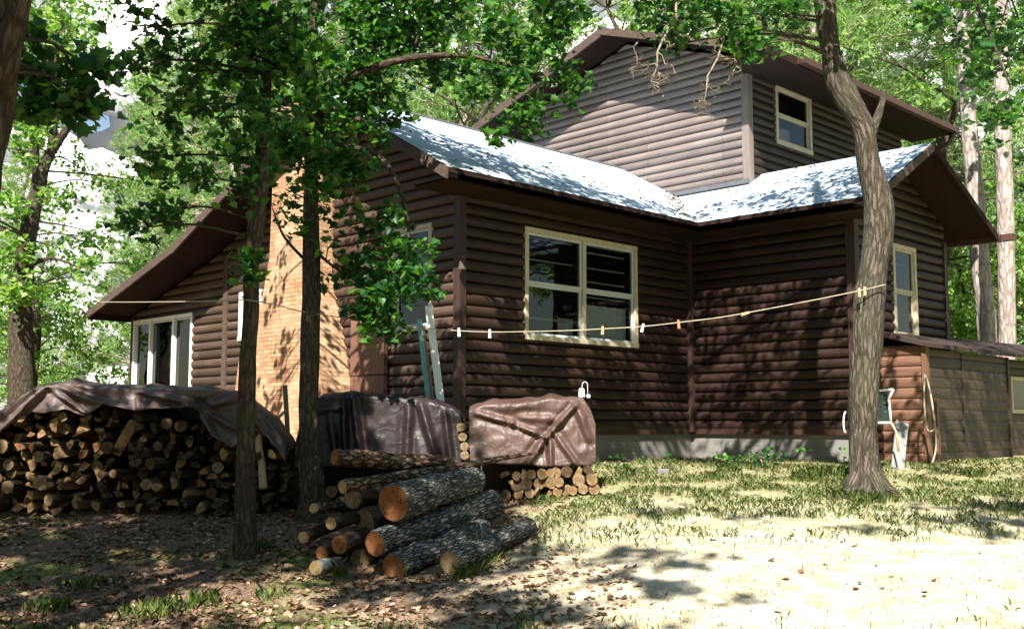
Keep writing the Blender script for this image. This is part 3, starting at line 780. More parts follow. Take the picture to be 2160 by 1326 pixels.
def twigs_to(mb, src, blobs, r0=.018, rng=random, mat=0, k=3):
    """thin limbs from a trunk's points to leaf blobs, with side twigs inside each blob"""
    for c, r, n in blobs:
        c = Vector(c); s = min(src, key=lambda p: (p[0]-c).length + (0.6 if p[0].z > c.z+.5 else 0))
        p0, rt = s; L = (c-p0).length; r1 = min(rt*.5, r0*(.6+L*.35))
        mid = (p0+c)/2+Vector((rng.uniform(-.1, .1), rng.uniform(-.1, .1), rng.uniform(.0, .22)))*L*.6
        path, rad = smooth_path([(p0, r1), (mid, r1*.65), (c, r1*.3)], 5)
        mb.tube(path, rad, 6)
        for i in range(k):
            d = Vector((rng.gauss(0, 1), rng.gauss(0, 1), rng.gauss(0, .6))).normalized()
            e = c+Vector((d.x*r[0], d.y*r[1], d.z*r[2]))*.8
            st = path[rng.randint(len(path)//2, len(path)-1)]
            mb.tube([st, (st+e)/2+Vector((0, 0, .04)), e], [r1*.3+.002, r1*.2+.002, .002], 5)

def B(px, py, rpx, d, n, fz=1.0, fd=1.0):
    r = rpx/F*d; return (at(px, py, d), (r, r*1.1*fd, r*fz), n)

def tree(name, trunk_rows, d, blobs, label, bark='bark_oak', leaf='leaf_oak', leafsize=.12, extra_limbs=(), up=.35, group=None, base_px=None, seg=20, flare=1.35, cat='tree', droop=.3, r0=.018, rough=.10):
    path = px_path(trunk_rows, d); g = None
    b0 = path[0][0]; gzz = gz(b0.x, b0.y)
    path = [(Vector((b0.x, b0.y, gzz-.12)), path[0][1]*flare), (Vector((b0.x, b0.y, gzz+.03)), path[0][1]*(1+(flare-1)*.75)), (Vector((b0.x, b0.y, gzz+.14)), path[0][1]*(1+(flare-1)*.25))] + [p for p in path if p[0].z > gzz+.22]
    root = empty(name, (b0.x, b0.y, gzz)); tag(root, label, cat, group)
    P, rr = smooth_path(path, 6)
    mb = MB(); mb.tube(P, rr, seg, rough=rough, freq=7, seed=len(name)+d, ridges=.015)
    mb.build('trunk', bark, root, root.location, True)
    src = list(zip(P, rr)); src = [s for s in src if s[0].z > gzz+1.2]
    lm = MB(); 
    for pts in extra_limbs:
        LP, LR = smooth_path(pts, 5); lm.tube(LP, LR, 10, rough=.08, freq=8); src += list(zip(LP, LR))
    if blobs: twigs_to(lm, src, blobs, r0)
    if lm.v: lm.build('limbs', bark, root, root.location, True)
    if blobs:
        blobs = [(c, r, int(n*1.5)) for c, r, n in blobs]
        C = blob_points(blobs)-np.array(root.location)
        meshobj('crown', leaf_mesh('crown', C, leafsize, leaf, up=up, droop=droop), root)
    return root

# --- oak leaning by the wing (right)
rt = [(1787, 1862, 1000), (1787, 1855, 950), (1789, 1851, 903), (1787, 1855, 846), (1791, 1859, 771), (1794, 1866, 695), (1800, 1870, 620), (1811, 1874, 563), (1819, 1885, 507), (1819, 1889, 440), (1813, 1876, 390), (1805, 1860, 345), (1801, 1852, 300), (1791, 1845, 264), (1772, 1830, 234), (1750, 1811, 196), (1737, 1791, 158), (1730, 1777, 113), (1721, 1770, 57), (1713, 1764, 0), (1709, 1756, -60), (1715, 1755, -160), (1728, 1762, -300), (1735, 1762, -480), (1740, 1760, -650)]
def shade(p, zh):
    q = HW(*p); return q+sundir*((zh-q.z)/sundir.z)  # spot up the sun ray where added leaf clumps shade the given point
d = 10.9
RB = [(shade((u, v, 3.2), zh-1.3), (.42, .42, .3), n) for u, v, zh, n in ((11.6, 9.0, 8.0, 90), (12.4, 9.3, 8.4, 90), (13.0, 9.0, 8.2, 90), (13.2, 8.2, 8.0, 80), (13.0, 7.5, 7.6, 70), (12.6, 6.9, 7.8, 70), (13.5, 6.6, 8.3, 70), (14.4, 6.6, 8, 80),
      (15.2, 6.4, 7.6, 90), (14.6, 5.9, 7.2, 90), (13.9, 6.2, 6.8, 60), (12.0, 8.6, 7.5, 90), (15.8, 6.2, 8.2, 80), (14.6, 6.2, 6.6, 110), (15.3, 6.2, 6.3, 110), (16.2, 6.3, 6.6, 110), (17.0, 6.3, 6.6, 110), (15.0, 5.8, 5.9, 90), (16.6, 5.6, 6.0, 90), (17.6, 6.2, 6.2, 90))]
RB += [(shade((u, v, z), zh), (.45, .45, .3), n) for u, v, z, zh, n in ((15.2, 6.1, .3, 5.3, 130), (16.2, 6.1, .2, 5.0, 130), (17.2, 6.4, .3, 5.4, 130), (18.2, 6.4, .3, 5.6, 120), (15.8, 6.1, .6, 5.9, 100), (17.0, 6.4, -.3, 5.6, 100), (14.8, 6.1, -.2, 5.4, 60), (15.6, 6.8, 1.6, 5.8, 90), (14.9, 6.8, 2.2, 6.2, 70),
      (12.6, 9.4, .9, 5.0, 60), (11.4, 9.4, .7, 5.2, 60), (13.2, 8.6, .4, 5.0, 50))]  # clumps added to keep the shed front and wing walls in shade
RB += [(Vector((x, y, gz(x, y)))+sundir*(zh/sundir.z), (.5, .25, .25), 55) for x, y, zh in ((2.2, 9.9, 7.5), (3.2, 9.6, 7.8), (4.2, 9.9, 7.2), (4.9, 10.4, 7.4), (1.4, 10.2, 7.6), (5.0, 9.4, 7.6))]  # clumps added overhead to throw shadow streaks on the right lawn
RB += [B(1380, 30, 60, 10.6, 90), B(1470, 40, 65, 10.4, 110), B(1560, 50, 60, 10.2, 110), B(1640, 30, 55, 10.6, 90), B(1420, 95, 30, 10.6, 30), B(1560, 110, 35, 10.3, 40), B(1605, 95, 35, 10.3, 35),
      B(1700, -60, 120, 10.6, 220), B(1450, -120, 150, 10.2, 320), B(1900, -150, 160, 11.2, 320), B(1250, -230, 170, 10.2, 320), B(2050, -60, 110, 10.2, 200), B(1950, 30, 45, 10.0, 50),
      B(1650, -330, 220, 10.4, 520), B(1900, -430, 220, 11.2, 520), B(1400, -450, 230, 10.4, 520), B(1150, -420, 200, 11.0, 320), B(1700, -650, 260, 10.6, 600), B(2150, -350, 200, 11.6, 350), B(2100, 270, 45, 9.8, 50), B(2135, 200, 50, 9.9, 50), B(2040, 130, 40, 9.7, 30)]
limbs = [[(at(1825, 300, 10.95), .09), (at(1845, 262, 10.98), .05), (at(1858, 225, 11.0), .035), (at(1866, 190, 11.0), .022)],
         [(at(1735, -60, 10.9), .07), (at(1600, -110, 10.7), .05), (at(1450, -150, 10.5), .035), (at(1300, -210, 10.4), .02)],
         [(at(1745, -160, 10.9), .08), (at(1900, -260, 11.0), .05), (at(2050, -330, 11.1), .03)],
         [(at(1742, -40, 10.9), .05), (at(1880, -60, 10.5), .03), (at(2030, -30, 10.2), .02), (at(2130, 180, 9.9), .008)],
         [(at(1740, -300, 10.9), .07), (at(1500, -420, 10.7), .04), (at(1250, -440, 10.8), .02)]]
rt = [((a+b)/2-(b-a)*.45, (a+b)/2+(b-a)*.45, y) for a, b, y in rt]
oak = tree('oak_tree', rt, d, RB, 'tall crooked trunk with mottled bark holding the right end of the clothesline', leafsize=.085, extra_limbs=limbs, flare=1.22, seg=28, rough=.07)
# root flare of this oak and its knots
m_ = MB()
for a_, l_ in ((-2.6, .30), (-1.2, .26), (-.2, .34), (2.2, .25), (3.6, .3)):
    b0 = oak.location; c_ = Vector((math.cos(a_), math.sin(a_), 0))
    m_.tube([b0+c_*.10+Vector((0, 0, .22)), b0+c_*.20+Vector((0, 0, .07)), b0+c_*l_+Vector((0, 0, -.03))], [.07, .065, .03], 8, rough=.1)
m_.build('root', 'bark_oak', oak, oak.location, True)
# dead twigs hanging before the upper gable
def dead_branch(mb, start, end, r, rng, lvl=0):
    n = 6; pts = []
    for i in range(n+1):
        t = i/n; p = start.lerp(end, t)+Vector((rng.uniform(-.05, .05), rng.uniform(-.06, .06), rng.uniform(-.035, .035)))*(1 if 0 < i else 0)
        pts.append(p)
    mb.tube(pts, [r*(1-.75*i/n) for i in range(n+1)], 6, rough=.15, freq=30)
    if lvl < 2:
        for i in range(2, n+1):
            for _ in range(1 if lvl else 2):
                if rng.random() < .75:
                    a = Vector((rng.uniform(-1, 1), rng.uniform(-1, 1), rng.uniform(-.9, .25))).normalized()
                    dead_branch(mb, pts[i], pts[i]+a*(.30 if lvl == 0 else .12)*rng.uniform(.5, 1.2), r*.42, rng, lvl+1)
m_ = MB(); rg = random.Random(4)
dead_branch(m_, at(1445, -20, 10.4), at(1365, 175, 10.3), .02, rg); dead_branch(m_, at(1545, 20, 10.3), at(1478, 225, 10.2), .016, rg)
dead_branch(m_, at(1560, 90, 10.2), at(1530, 185, 10.2), .008, rg, 1); dead_branch(m_, at(1345, 90, 10.4), at(1335, 175, 10.4), .008, rg, 1)
m_.build('dead_branch', 'twig', oak, oak.location, True)

# --- two slender trees before the chimney
r1_ = [(497, 538, 1120), (497, 539, 1040), (499, 536, 960), (501, 538, 860), (505, 541, 760), (513, 546, 660), (514, 546, 560), (526, 560, 450), (533, 566, 380), (540, 568, 300), (545, 572, 220), (552, 575, 120), (548, 570, 0), (540, 560, -150), (530, 548, -320)]
LB1 = [B(330, 330, 45, 9.4, 60), B(400, 370, 50, 9.3, 75), B(300, 480, 40, 9.3, 45), B(340, 450, 40, 9.5, 50), B(520, 400, 42, 9.4, 50), B(530, 575, 40, 9.3, 55), B(500, 330, 50, 9.4, 70), B(450, 250, 60, 9.4, 90),
       B(400, 150, 80, 9.6, 110), B(300, 60, 85, 9.3, 100), B(520, 120, 90, 9.5, 230), B(480, 30, 90, 9.3, 190), B(640, 160, 90, 9.5, 260), B(600, 40, 100, 9.2, 280), B(350, 230, 55, 9.5, 60), B(560, 240, 70, 9.3, 150), B(260, 130, 45, 9.3, 45),
       B(600, -120, 150, 9.2, 420), B(350, -130, 150, 9.0, 380), B(480, -300, 200, 9.2, 520), B(200, -250, 160, 8.8, 350), B(700, -260, 170, 9.0, 420)]
tree('maple_tree', r1_, 9.55, LB1, 'slender trunk nearest the camera, standing before the left woodpile', bark='bark_dark', leafsize=.088, flare=1.3, droop=.4)
r2_ = [(634, 684, 1010, 10.85), (632, 674, 940, 10.87), (631, 671, 860, 10.9), (633, 672, 760, 10.95), (637, 675, 660, 11.0), (638, 676, 560, 11.1), (640, 672, 450, 11.2), (642, 670, 350, 11.3), (640, 664, 250, 11.7), (646, 668, 120, 11.6), (655, 675, 0, 11.5), (665, 683, -150, 11.3), (670, 685, -320, 11.2)]
LB2 = [(shade((u, v, 3.2), zh-1.3), (.42, .42, .3), n) for u, v, zh, n in ((8.2, 9.1, 8.0, 60), (9.0, 9.3, 8.3, 90), (9.8, 9.2, 7.8, 90), (10.6, 9.5, 8.2, 100), (11.2, 9.3, 7.8, 90), (10.2, 8.6, 7.5, 70), (8.6, 10.4, 8.6, 40))]
LB2 += [B(620, 330, 50, 10.7, 90), B(590, 270, 50, 10.6, 90), B(680, 390, 45, 10.9, 70), B(720, 400, 40, 11.3, 55), B(560, 350, 40, 10.4, 55), B(660, 330, 50, 10.8, 90), B(640, 470, 30, 10.7, 20), B(590, 440, 26, 10.6, 16), B(760, 200, 60, 11.6, 120), B(830, 240, 40, 11.6, 60), B(690, 520, 26, 10.8, 18)]
LB2 += [(shade((8.15, v, z), zh), (.3, .3, .4), n) for v, z, zh, n in ((12.4, .9, 3.6, 34), (11.6, .6, 3.4, 34), (11.5, 1.7, 4.2, 34), (12.7, 1.9, 4.4, 34), (12.9, .2, 3.4, 30))]  # sparse clumps added to dapple the chimney brick
LB2 += [B(800, 470, 55, 11.0, 110), B(850, 540, 62, 10.9, 150), B(800, 620, 62, 10.8, 170), B(880, 600, 45, 10.8, 90), B(760, 560, 45, 11.0, 80), B(810, 680, 40, 10.8, 70), B(760, 660, 30, 10.9, 36), B(700, 590, 30, 11.3, 25),
       B(700, 330, 60, 11.0, 130), B(760, 260, 70, 11.6, 190), B(700, 170, 95, 11.7, 330), B(800, 120, 100, 11.6, 360), B(780, 20, 110, 11.6, 380), B(880, 60, 90, 11.6, 260), B(640, 280, 60, 11.6, 120), B(760, 360, 40, 11.0, 50), B(620, 420, 30, 11.4, 22), B(700, 440, 28, 11.4, 22),
       B(940, 30, 70, 11.6, 150), B(920, 150, 50, 11.6, 80), B(1040, 60, 70, 10.9, 150), B(1080, 150, 60, 10.9, 110), B(1160, 90, 70, 10.9, 160), B(1190, 180, 48, 10.9, 80), B(1130, 250, 45, 10.9, 70), B(1060, 270, 40, 11.0, 45), B(1190, 20, 60, 10.9, 110), B(1000, 200, 45, 11, 60), B(960, 130, 40, 11, 40),
       B(900, -120, 150, 11.7, 420), B(1120, -140, 150, 11.0, 380), B(700, -200, 180, 11.6, 450), B(1000, -330, 200, 11.0, 450)]
lim2 = [[(at(655, 300, 11.7), .05), (at(800, 330, 11.3), .03), (at(860, 460, 11.0), .018), (at(850, 600, 10.85), .008)],
        [(at(650, 200, 11.65), .055), (at(830, 130, 11.2), .04), (at(1000, 120, 11), .025), (at(1150, 170, 10.9), .012)],
        [(at(660, 0, 11.5), .05), (at(850, -80, 11.1), .035), (at(1080, -60, 11), .02)],
        [(at(655, 560, 11.1), .02), (at(600, 500, 11.1), .014), (at(575, 440, 11.2), .006)],
        [(at(655, 520, 11.1), .022), (at(715, 570, 11.05), .012), (at(790, 600, 10.9), .006)]]
tree('maple_tree', r2_, 10.9, LB2, 'slender trunk between the left woodpile and the tarp, leafy bough hanging over the corner window', bark='bark_dark', leafsize=.095, extra_limbs=lim2, flare=1.3, droop=.4)
# --- dark tree at the left edge of the photo
r3_ = [(-130, -40, 980, 6.4), (-110, -30, 700, 6.4), (-85, -10, 480, 6.4), (-60, 3, 340, 6.35), (-45, 25, 250, 6.3), (-35, 34, 170, 6.3), (-30, 33, 60, 6.3), (-30, 32, -60, 6.3), (-35, 20, -300, 6.2), (-40, 10, -600, 6.0)]
LB3 = [B(70, 180, 60, 6.8, 80), B(140, 200, 50, 7.0, 60), B(200, 235, 35, 7.1, 32), B(60, 90, 50, 7.0, 40), B(190, 150, 40, 7, 26), B(60, 230, 40, 6.8, 36)]
rg = random.Random(9)
for i in range(46):
    a = rg.uniform(0, 6.283); q = rg.uniform(0, 1)**.5
    c = Vector((-4.2+2.0*q*math.cos(a), 4.6+2.4*q*math.sin(a), rg.uniform(4.6, 7.4)))
    if c.z < .40*c.y+.35 + .7: continue
    LB3.append((c, (.75, .75, .42), 150))
lim3 = [[(at(-5, 250, 6.3), .07), (Vector((-2.2, 5.5, 4.6)), .05), (Vector((-1.2, 4.6, 6.0)), .03)],
        [(at(-10, -60, 6.3), .08), (Vector((-3.5, 4.6, 5.2)), .06), (Vector((-4.4, 3.6, 6.8)), .03)]]
tree('oak_tree', r3_, 6.4, LB3, 'dark leaning trunk cut off by the left edge of the photo', bark='bark_dark', leafsize=.115, extra_limbs=lim3, droop=.2)

# ---------------------------------------------------------------- woods behind
def pine_proto(seed, H=16, base=4.5, spread=2.8, tufts=900, dead=True, bark='bark_pine', needle='needle', r=.24):
    rg = random.Random(seed); rn = np.random.default_rng(seed)
    root = empty('pine_tree', (0, 0, 0)); mb = MB()
    path = [(Vector((rg.uniform(-.15, .15)*i, rg.uniform(-.1, .1)*i, H*i/6)), r*(1-.85*(i/6)**1.2)) for i in range(7)]
    path[0] = (Vector((0, 0, -.3)), r*1.25)
    P, rr = smooth_path(path, 4); mb.tube(P, rr, 12, rough=.08)
    mb.build('trunk', bark, root, None, True)
    lb = MB(); C = []; Dd = []
    z = base*.5
    while z < H-.3:
        t = (z-base)/(H-base); L = spread*(1.05-t)**.8*rg.uniform(.65, 1.1) if z > base else rg.uniform(.5, 1.6)
        c = P[min(int(z/H*(len(P)-1)), len(P)-1)]; a = rg.uniform(0, 6.283)
        dz = rg.uniform(-.1, .35)*L; e = Vector((c.x+math.cos(a)*L, c.y+math.sin(a)*L, z+dz)); s = Vector((c.x, c.y, z))
        m = (s+e)/2+Vector((0, 0, -.08*L)); lb.tube([s, m, e], [.035*(1.2-t), .02, .006], 5)
        if z > base:
            nt = int(5+L*6)
            for k in range(nt):
                u_ = rg.uniform(.3, 1.05); p = s.lerp(m, u_*2) if u_ < .5 else m.lerp(e, u_*2-1)
                off = Vector((rg.gauss(0, .28), rg.gauss(0, .28), rg.gauss(.05, .14)))*(L*.35+.35)
                if rg.random() < .5: lb.tube([p, p+off], [.006, .003], 4, cap=False)
                C.append(p+off); Dd.append((off+Vector((math.cos(a), math.sin(a), .5))*.3).normalized())
        z += rg.uniform(.05, .16) if z > base else rg.uniform(.25, .6)
    lb.build('limbs', 'twig' if bark == 'bark_pine' else bark, root, None, False)
    C = np.array([tuple(c) for c in C]); Dd = np.array([tuple(c) for c in Dd])
    K = 22; n = len(C); cc = np.repeat(C, K, 0); dd = np.repeat(Dd, K, 0)+rn.normal(size=(n*K, 3))*.75
    dd /= np.linalg.norm(dd, axis=1)[:, None]; side = np.cross(dd, rn.normal(size=(n*K, 3))); side /= np.linalg.norm(side, axis=1)[:, None]
    L = rn.uniform(.12, .24, (n*K, 1)); W = .010
    cc = cc+rn.normal(size=cc.shape)*.05
    V = np.stack([cc-side*W, cc+side*W, cc+dd*L+side*W*.4, cc+dd*L-side*W*.4], 1)
    meshobj('crown', fast_mesh('crown', V, 4, needle), root)
    return root
def broad_proto(seed, H=11, base=2.5, R_=3.0, n=9000, leaf='leaf_bg', bark='bark_dark', size=.10, lean=0):
    rg = random.Random(seed); root = empty('broadleaf_tree', (0, 0, 0)); mb = MB()
    path = [(Vector((lean*i*i*.03+rg.uniform(-.1, .1)*i, rg.uniform(-.1, .1)*i, H*.85*i/6)), .17*(1-.8*i/6)) for i in range(7)]; path[0] = (Vector((0, 0, -.3)), .22)
    P, rr = smooth_path(path, 4); mb.tube(P, rr, 12, rough=.1); mb.build('trunk', bark, root, None, True)
    blobs = []
    for i in range(46):
        z = rg.uniform(base, H); t = (z-base)/(H-base); rad = R_*math.sin(math.pi*min(.95, .12+t*.85))**.7
        a = rg.uniform(0, 6.283); q = rg.uniform(.2, 1)**.6
        c = Vector((P[int(min(z/H, .99)*(len(P)-1))].x+math.cos(a)*rad*q, math.sin(a)*rad*q, z)); s = rg.uniform(.35, .75)
        blobs.append((c, (s, s, s*.6), n//46))
    lb = MB(); twigs_to(lb, [x for x in zip(P, rr) if x[0].z > base*.7], blobs, .02, rg, k=2); lb.build('limbs', bark, root, None, False)
    C = blob_points(blobs, np.random.default_rng(seed)); N_ = len(C); rn = np.random.default_rng(seed+5)
    T = rn.normal(size=(N_, 3)); T /= np.linalg.norm(T, axis=1)[:, None]; Nn = np.cross(T, rn.normal(size=(N_, 3))); Nn /= np.linalg.norm(Nn, axis=1)[:, None]
    S = size*rn.uniform(.6, 1.2, (N_, 1))
    V = np.stack([C-T*S*.55, C+Nn*S*.34-T*S*.12, C+Nn*S*.26+T*S*.25, C+T*S*.6, C-Nn*S*.28+T*S*.2, C-Nn*S*.32-T*S*.15], 1)
    meshobj('crown', fast_mesh('crown', V, 6, leaf), root)
    return root
PR = {'pineA': pine_proto(1, 17, 5.0, 2.9), 'pineB': pine_proto(2, 14, 2.2, 2.5, r=.2), 'tall': pine_proto(3, 20, 6.5, 3.2, needle='needle_dark', r=.26),
      'broadA': broad_proto(11), 'broadB': broad_proto(12, 9, 1.4, 2.6, 8000, lean=-1.6), 'bushy': broad_proto(13, 6, .3, 2.4, 8000)}
used = set()
def plant(kind, px, dist, scale=1.0, label=None, group=None, cat='tree', rz=None, zoff=0):
    if kind in used: o = copy_tree(PR[kind])
    else: o = PR[kind]; used.add(kind)
    X = (px-1080)/F*dist*1.005
    o.location = (X, dist, gz(X, dist)+zoff); o.scale = (scale,)*3; o.rotation_euler = (0, 0, rz if rz is not None else random.uniform(0, 6.28))
    tag(o, label, cat, group); return o
GW = 'trees in the woods behind the house'
spots = [
 ('pineB', 400, 27, 1.0, 'yellow green pine whose soft crown rises just left of the sloping roof end'),
 ('broadB', 60, 21, 1.0, 'dark forked tree standing behind the left end of the woodpile'),
 ('pineB', 290, 34, .95, 'thin pale pine seen in the bright gap left of the house'),
 ('broadA', -60, 26, 1.1, 'leafy tree filling the left margin beyond the woodpile'),
 ('pineA', 560, 33, 1.1, 'tall pine behind the brick chimney'),
 ('pineA', 800, 30, 1.05, 'pale trunked pine rising behind the main roof ridge left of the upper gable'),
 ('pineB', 960, 26, 1.1, 'bright pine between the chimney tree and the upper gable'),
 ('pineA', 1120, 34, 1.15, 'pine standing behind the left slope of the upper roof'),
 ('pineB', 1390, 36, 1.5, 'pine poking above the ridge of the upper storey'),
 ('pineA', 1640, 33, 1.1, 'pine rising directly over the upper storey window'),
 ('pineB', 1830, 31, 1.35, 'bushy pine just right of the crooked oak trunk'),
 ('tall', 1985, 34, 1.0, 'dark pine behind the end of the upper gutter'),
 ('bushy', 2010, 27, .95, 'low bushy tree seen under the wing eave'),
 ('bushy', 2110, 31, 1.1, 'leafy thicket behind the two pale pine trunks'),
 ('bushy', 2200, 26, 1.05, 'leafy thicket cut off by the right edge above the shed'),
 ('broadA', 2170, 35, 1.2, 'broadleaf tree at the upper right edge of the woods'),
 ('broadB', 500, 40, 1.1, 'hazy leafy tree farther back left of the chimney'),
 ('bushy', 330, 30, .8, 'low spruce like bush beside the big white window'),
 ('bushy', 60, 38, 1.0, 'low thicket at the far left of the yard'),
 ('pineB', 480, 25, 1.15, 'bright bushy pine directly left of the chimney above the low roof'),
 ('pineB', 700, 29, 1.35, 'pine rising behind the roof peak'),
 ('broadB', 900, 24, 1.25, 'leafy tree behind the main roof ridge'),
 ('pineB', 1060, 29, 1.35, 'pine crowding the left rake of the upper roof'),
 ('broadA', 1340, 31, 1.35, 'leafy tree showing over the upper roof peak'),
 ('broadA', 1560, 30, 1.35, 'leafy tree showing over the right half of the upper roof'),
 ('pineB', 1760, 28, 1.5, 'pine filling the gap left of the crooked trunk top'),
 ('broadB', 1940, 25, 1.35, 'leafy tree over the end of the upper eave'),
 ('pineB', 2080, 29, 1.4, 'bushy pine between and behind the two pale trunks'),
 ('bushy', 1960, 33, 1.4, 'tall thicket behind the wing roof corner'),
]
for k, px, ds, s_, lb in spots: plant(k, px, ds, s_, lb, GW)
rg = random.Random(21)
for i in range(26):
    k = rg.choice(['pineA', 'pineB', 'tall', 'broadA', 'pineA', 'broadB']); px = 2500*i/25-170+rg.uniform(-40, 40)
    if 120 < px < 260 or 1190 < px < 1260: continue
    plant(k, px, rg.uniform(40, 62), rg.uniform(1.0, 1.35), 'one of the hazy distant trees far back in the woods', 'distant trees far back in the woods')
# undergrowth left and right, beyond the house
for px, ds in ((-150, 45), (60, 60), (2300, 38), (2050, 45), (620, 55)):
    plant('bushy', px, ds, 1.3, 'one of the hazy distant bushes far back in the woods', 'distant bushes far back in the woods', 'bush')

# two pale pine trunks at the right, seen against the woods
tree('pine_tree', [(2068, 2108, 860, 22), (2062, 2101, 693, 22), (2052, 2092, 600, 22), (2046, 2084, 522, 22), (2038, 2076, 420, 22), (2030, 2064, 300, 22), (2022, 2054, 190, 22), (2018, 2048, 60, 22), (2014, 2040, -100, 22), (2012, 2034, -300, 22), (2010, 2020, -700, 22)], 22,
     [B(1990, 60, 60, 22, 120), B(2080, -80, 90, 21.5, 200), B(1960, -160, 110, 22, 240), B(2050, 150, 40, 21.6, 60)], 'left one of the two pale pine trunks above the shed', bark='bark_pine', leaf='needle_dark', leafsize=.13)
tree('pine_tree', [(2108, 2144, 860, 20), (2107, 2142, 693, 20), (2105, 2140, 560, 20), (2103, 2138, 450, 20), (2100, 2133, 330, 20), (2098, 2130, 200, 20), (2096, 2126, 60, 20), (2094, 2122, -100, 20), (2090, 2110, -350, 20), (2088, 2098, -750, 20)], 20,
     [B(2140, 60, 70, 20, 160), B(2060, 230, 50, 20, 70), B(2150, 330, 40, 20, 50), B(2150, -100, 120, 20, 240), B(2150, 420, 40, 20.3, 40)], 'right one of the two pale pine trunks above the shed', bark='bark_pine', leaf='needle_dark', leafsize=.13)
tree('oak_tree', [(18, 76, 830, 19), (20, 70, 740, 19), (22, 66, 640, 19), (32, 70, 560, 19), (46, 82, 470, 19), (62, 92, 410, 19), (82, 106, 350, 19), (98, 118, 318, 19), (106, 122, 250, 19), (112, 124, 180, 19), (118, 126, 60, 19)], 19,
     [B(60, 300, 50, 18.6, 130), B(30, 440, 45, 18.5, 110), B(120, 420, 30, 18.6, 50), B(70, 600, 40, 18.5, 90), B(30, 620, 40, 18.5, 90), B(150, 100, 90, 19, 200), B(80, 20, 90, 19, 220), B(180, 560, 30, 18.6, 40), B(40, 520, 40, 18.5, 80)],
     'dark forked oak behind the left end of the tarp', bark='bark_dark', leaf='leaf_bg', leafsize=.11,
     extra_limbs=[[(at(104, 325, 19), .10), (at(140, 275, 18.9), .07), (at(168, 235, 18.8), .05), (at(200, 200, 18.7), .02)], [(at(60, 560, 19), .05), (at(110, 545, 18.8), .03), (at(170, 565, 18.7), .012)]])

# ---------------------------------------------------------------- big canopy trees behind the photographer (they cast the dapples)
def canopy(x, y, H, cx, cy, cz, rx, ry, rz, nb, nl, label):
    rg2 = random.Random(int(x*13+y*7)+99)
    root = empty('oak_tree', (x, y, gz(x, y))); tag(root, label, 'tree')
    P, rr = smooth_path([(Vector((x, y, gz(x, y)-.2)), .26), (Vector((x, y, 1)), .2), (Vector(((x+cx)/2, (y+cy)/2, cz*.6)), .15), (Vector((cx, cy, cz)), .08)], 6)
    m_ = MB(); m_.tube(P, rr, 14, rough=.1); m_.build('trunk', 'bark_oak', root, root.location, True)
    bl = []
    for i in range(nb):
        a = rg2.uniform(0, 6.283); q = rg2.uniform(0, 1)**.5
        bl.append((Vector((cx+rx*q*math.cos(a), cy+ry*q*math.sin(a), cz+rg2.uniform(-rz, rz))), (.6, .6, .35), nl))
    lb = MB(); twigs_to(lb, [s for s in zip(P, rr) if s[0].z > 1.5], bl, .022, rg2, k=2); lb.build('limbs', 'bark_oak', root, root.location)
    C = blob_points(bl, np.random.default_rng(int(abs(x*10)+abs(y*10))))-np.array(root.location)
    meshobj('crown', leaf_mesh('crown', C, .13, 'leaf_oak', up=.3), root)
canopy(-7.5, 1.5, 9, -4.3, 1.6, 7.0, 2.8, 3.2, 1.0, 44, 130, 'big oak left of the photographer shading the leaf strewn ground')
canopy(-2.6, -3.0, 9, -1.7, -.9, 7.6, 1.7, 1.6, 1.0, 12, 90, 'big oak close behind the photographer')
canopy(7.5, -1.5, 11, 3.6, 1.6, 8.0, 1.7, .8, .6, 7, 80, 'big oak right of the photographer')
ring = [(-14, -10), (-5, -16), (5, -14), (14, -9), (22, 2), (-20, 0), (0, -26), (12, -24), (-14, -24), (20, -16)]
for i in range(34):  # unseen trees added all round to block low sky light
    a_ = R(-195+230*i/33+random.uniform(-2, 2)); q_ = random.uniform(13, 19) if i % 2 else random.uniform(19, 26)
    xx, yy = q_*math.cos(a_), 2+q_*math.sin(a_)
    if abs(xx) > .5*yy+4 or yy < 0: ring.append((xx, yy))
for x, y in ring:
    o = copy_tree(PR['broadA' if int(abs(x+y)) % 2 else 'bushy']); o.location = (x, y, gz(x, y)); o.scale = (1.2 if int(abs(x+y)) % 2 else 1.7,)*3; o.rotation_euler = (0, 0, x*1.7)
    tag(o, 'one of the unseen woodland trees added behind the photographer', 'tree', 'trees behind the photographer')

# ---------------------------------------------------------------- firewood
def firewood_proto(kind, seed):
    rg = random.Random(seed); L = .40; n = 12; m_ = MB()
    if kind == 'round': out = [(math.cos(6.283*i/n)*rg.uniform(.93, 1.07), math.sin(6.283*i/n)*rg.uniform(.93, 1.07)) for i in range(n)]; bark = [True]*n
    elif kind == 'half':
        out = [(math.cos(math.pi*i/7), math.sin(math.pi*i/7)) for i in range(8)]; bark = [True]*7+[False]
    else:
        out = [(0, -.55)]+[(math.cos(math.radians(40+20*i))*1.25, math.sin(math.radians(40+20*i))*1.25-.55) for i in range(6)]; bark = [False]+[True]*5+[False]
    k = len(out); y0, y1 = -L/2, L/2; s = .06
    A_ = [(x*s, y0+rg.uniform(-.004, .004), z*s) for x, z in out]; B_ = [(x*s*.96, y1, z*s*.96) for x, z in out]
    for i in range(k):
        j = (i+1) % k; m_.cur = 0 if bark[i] else 1
        m_.face([A_[i], A_[j], B_[j], B_[i]], [(i/k*.38, 0), ((i+1)/k*.38, 0), ((i+1)/k*.38, L), (i/k*.38, L)])
    m_.cur = 1; m_.face(A_[::-1]); m_.face(B_)
    return m_
FW = {}
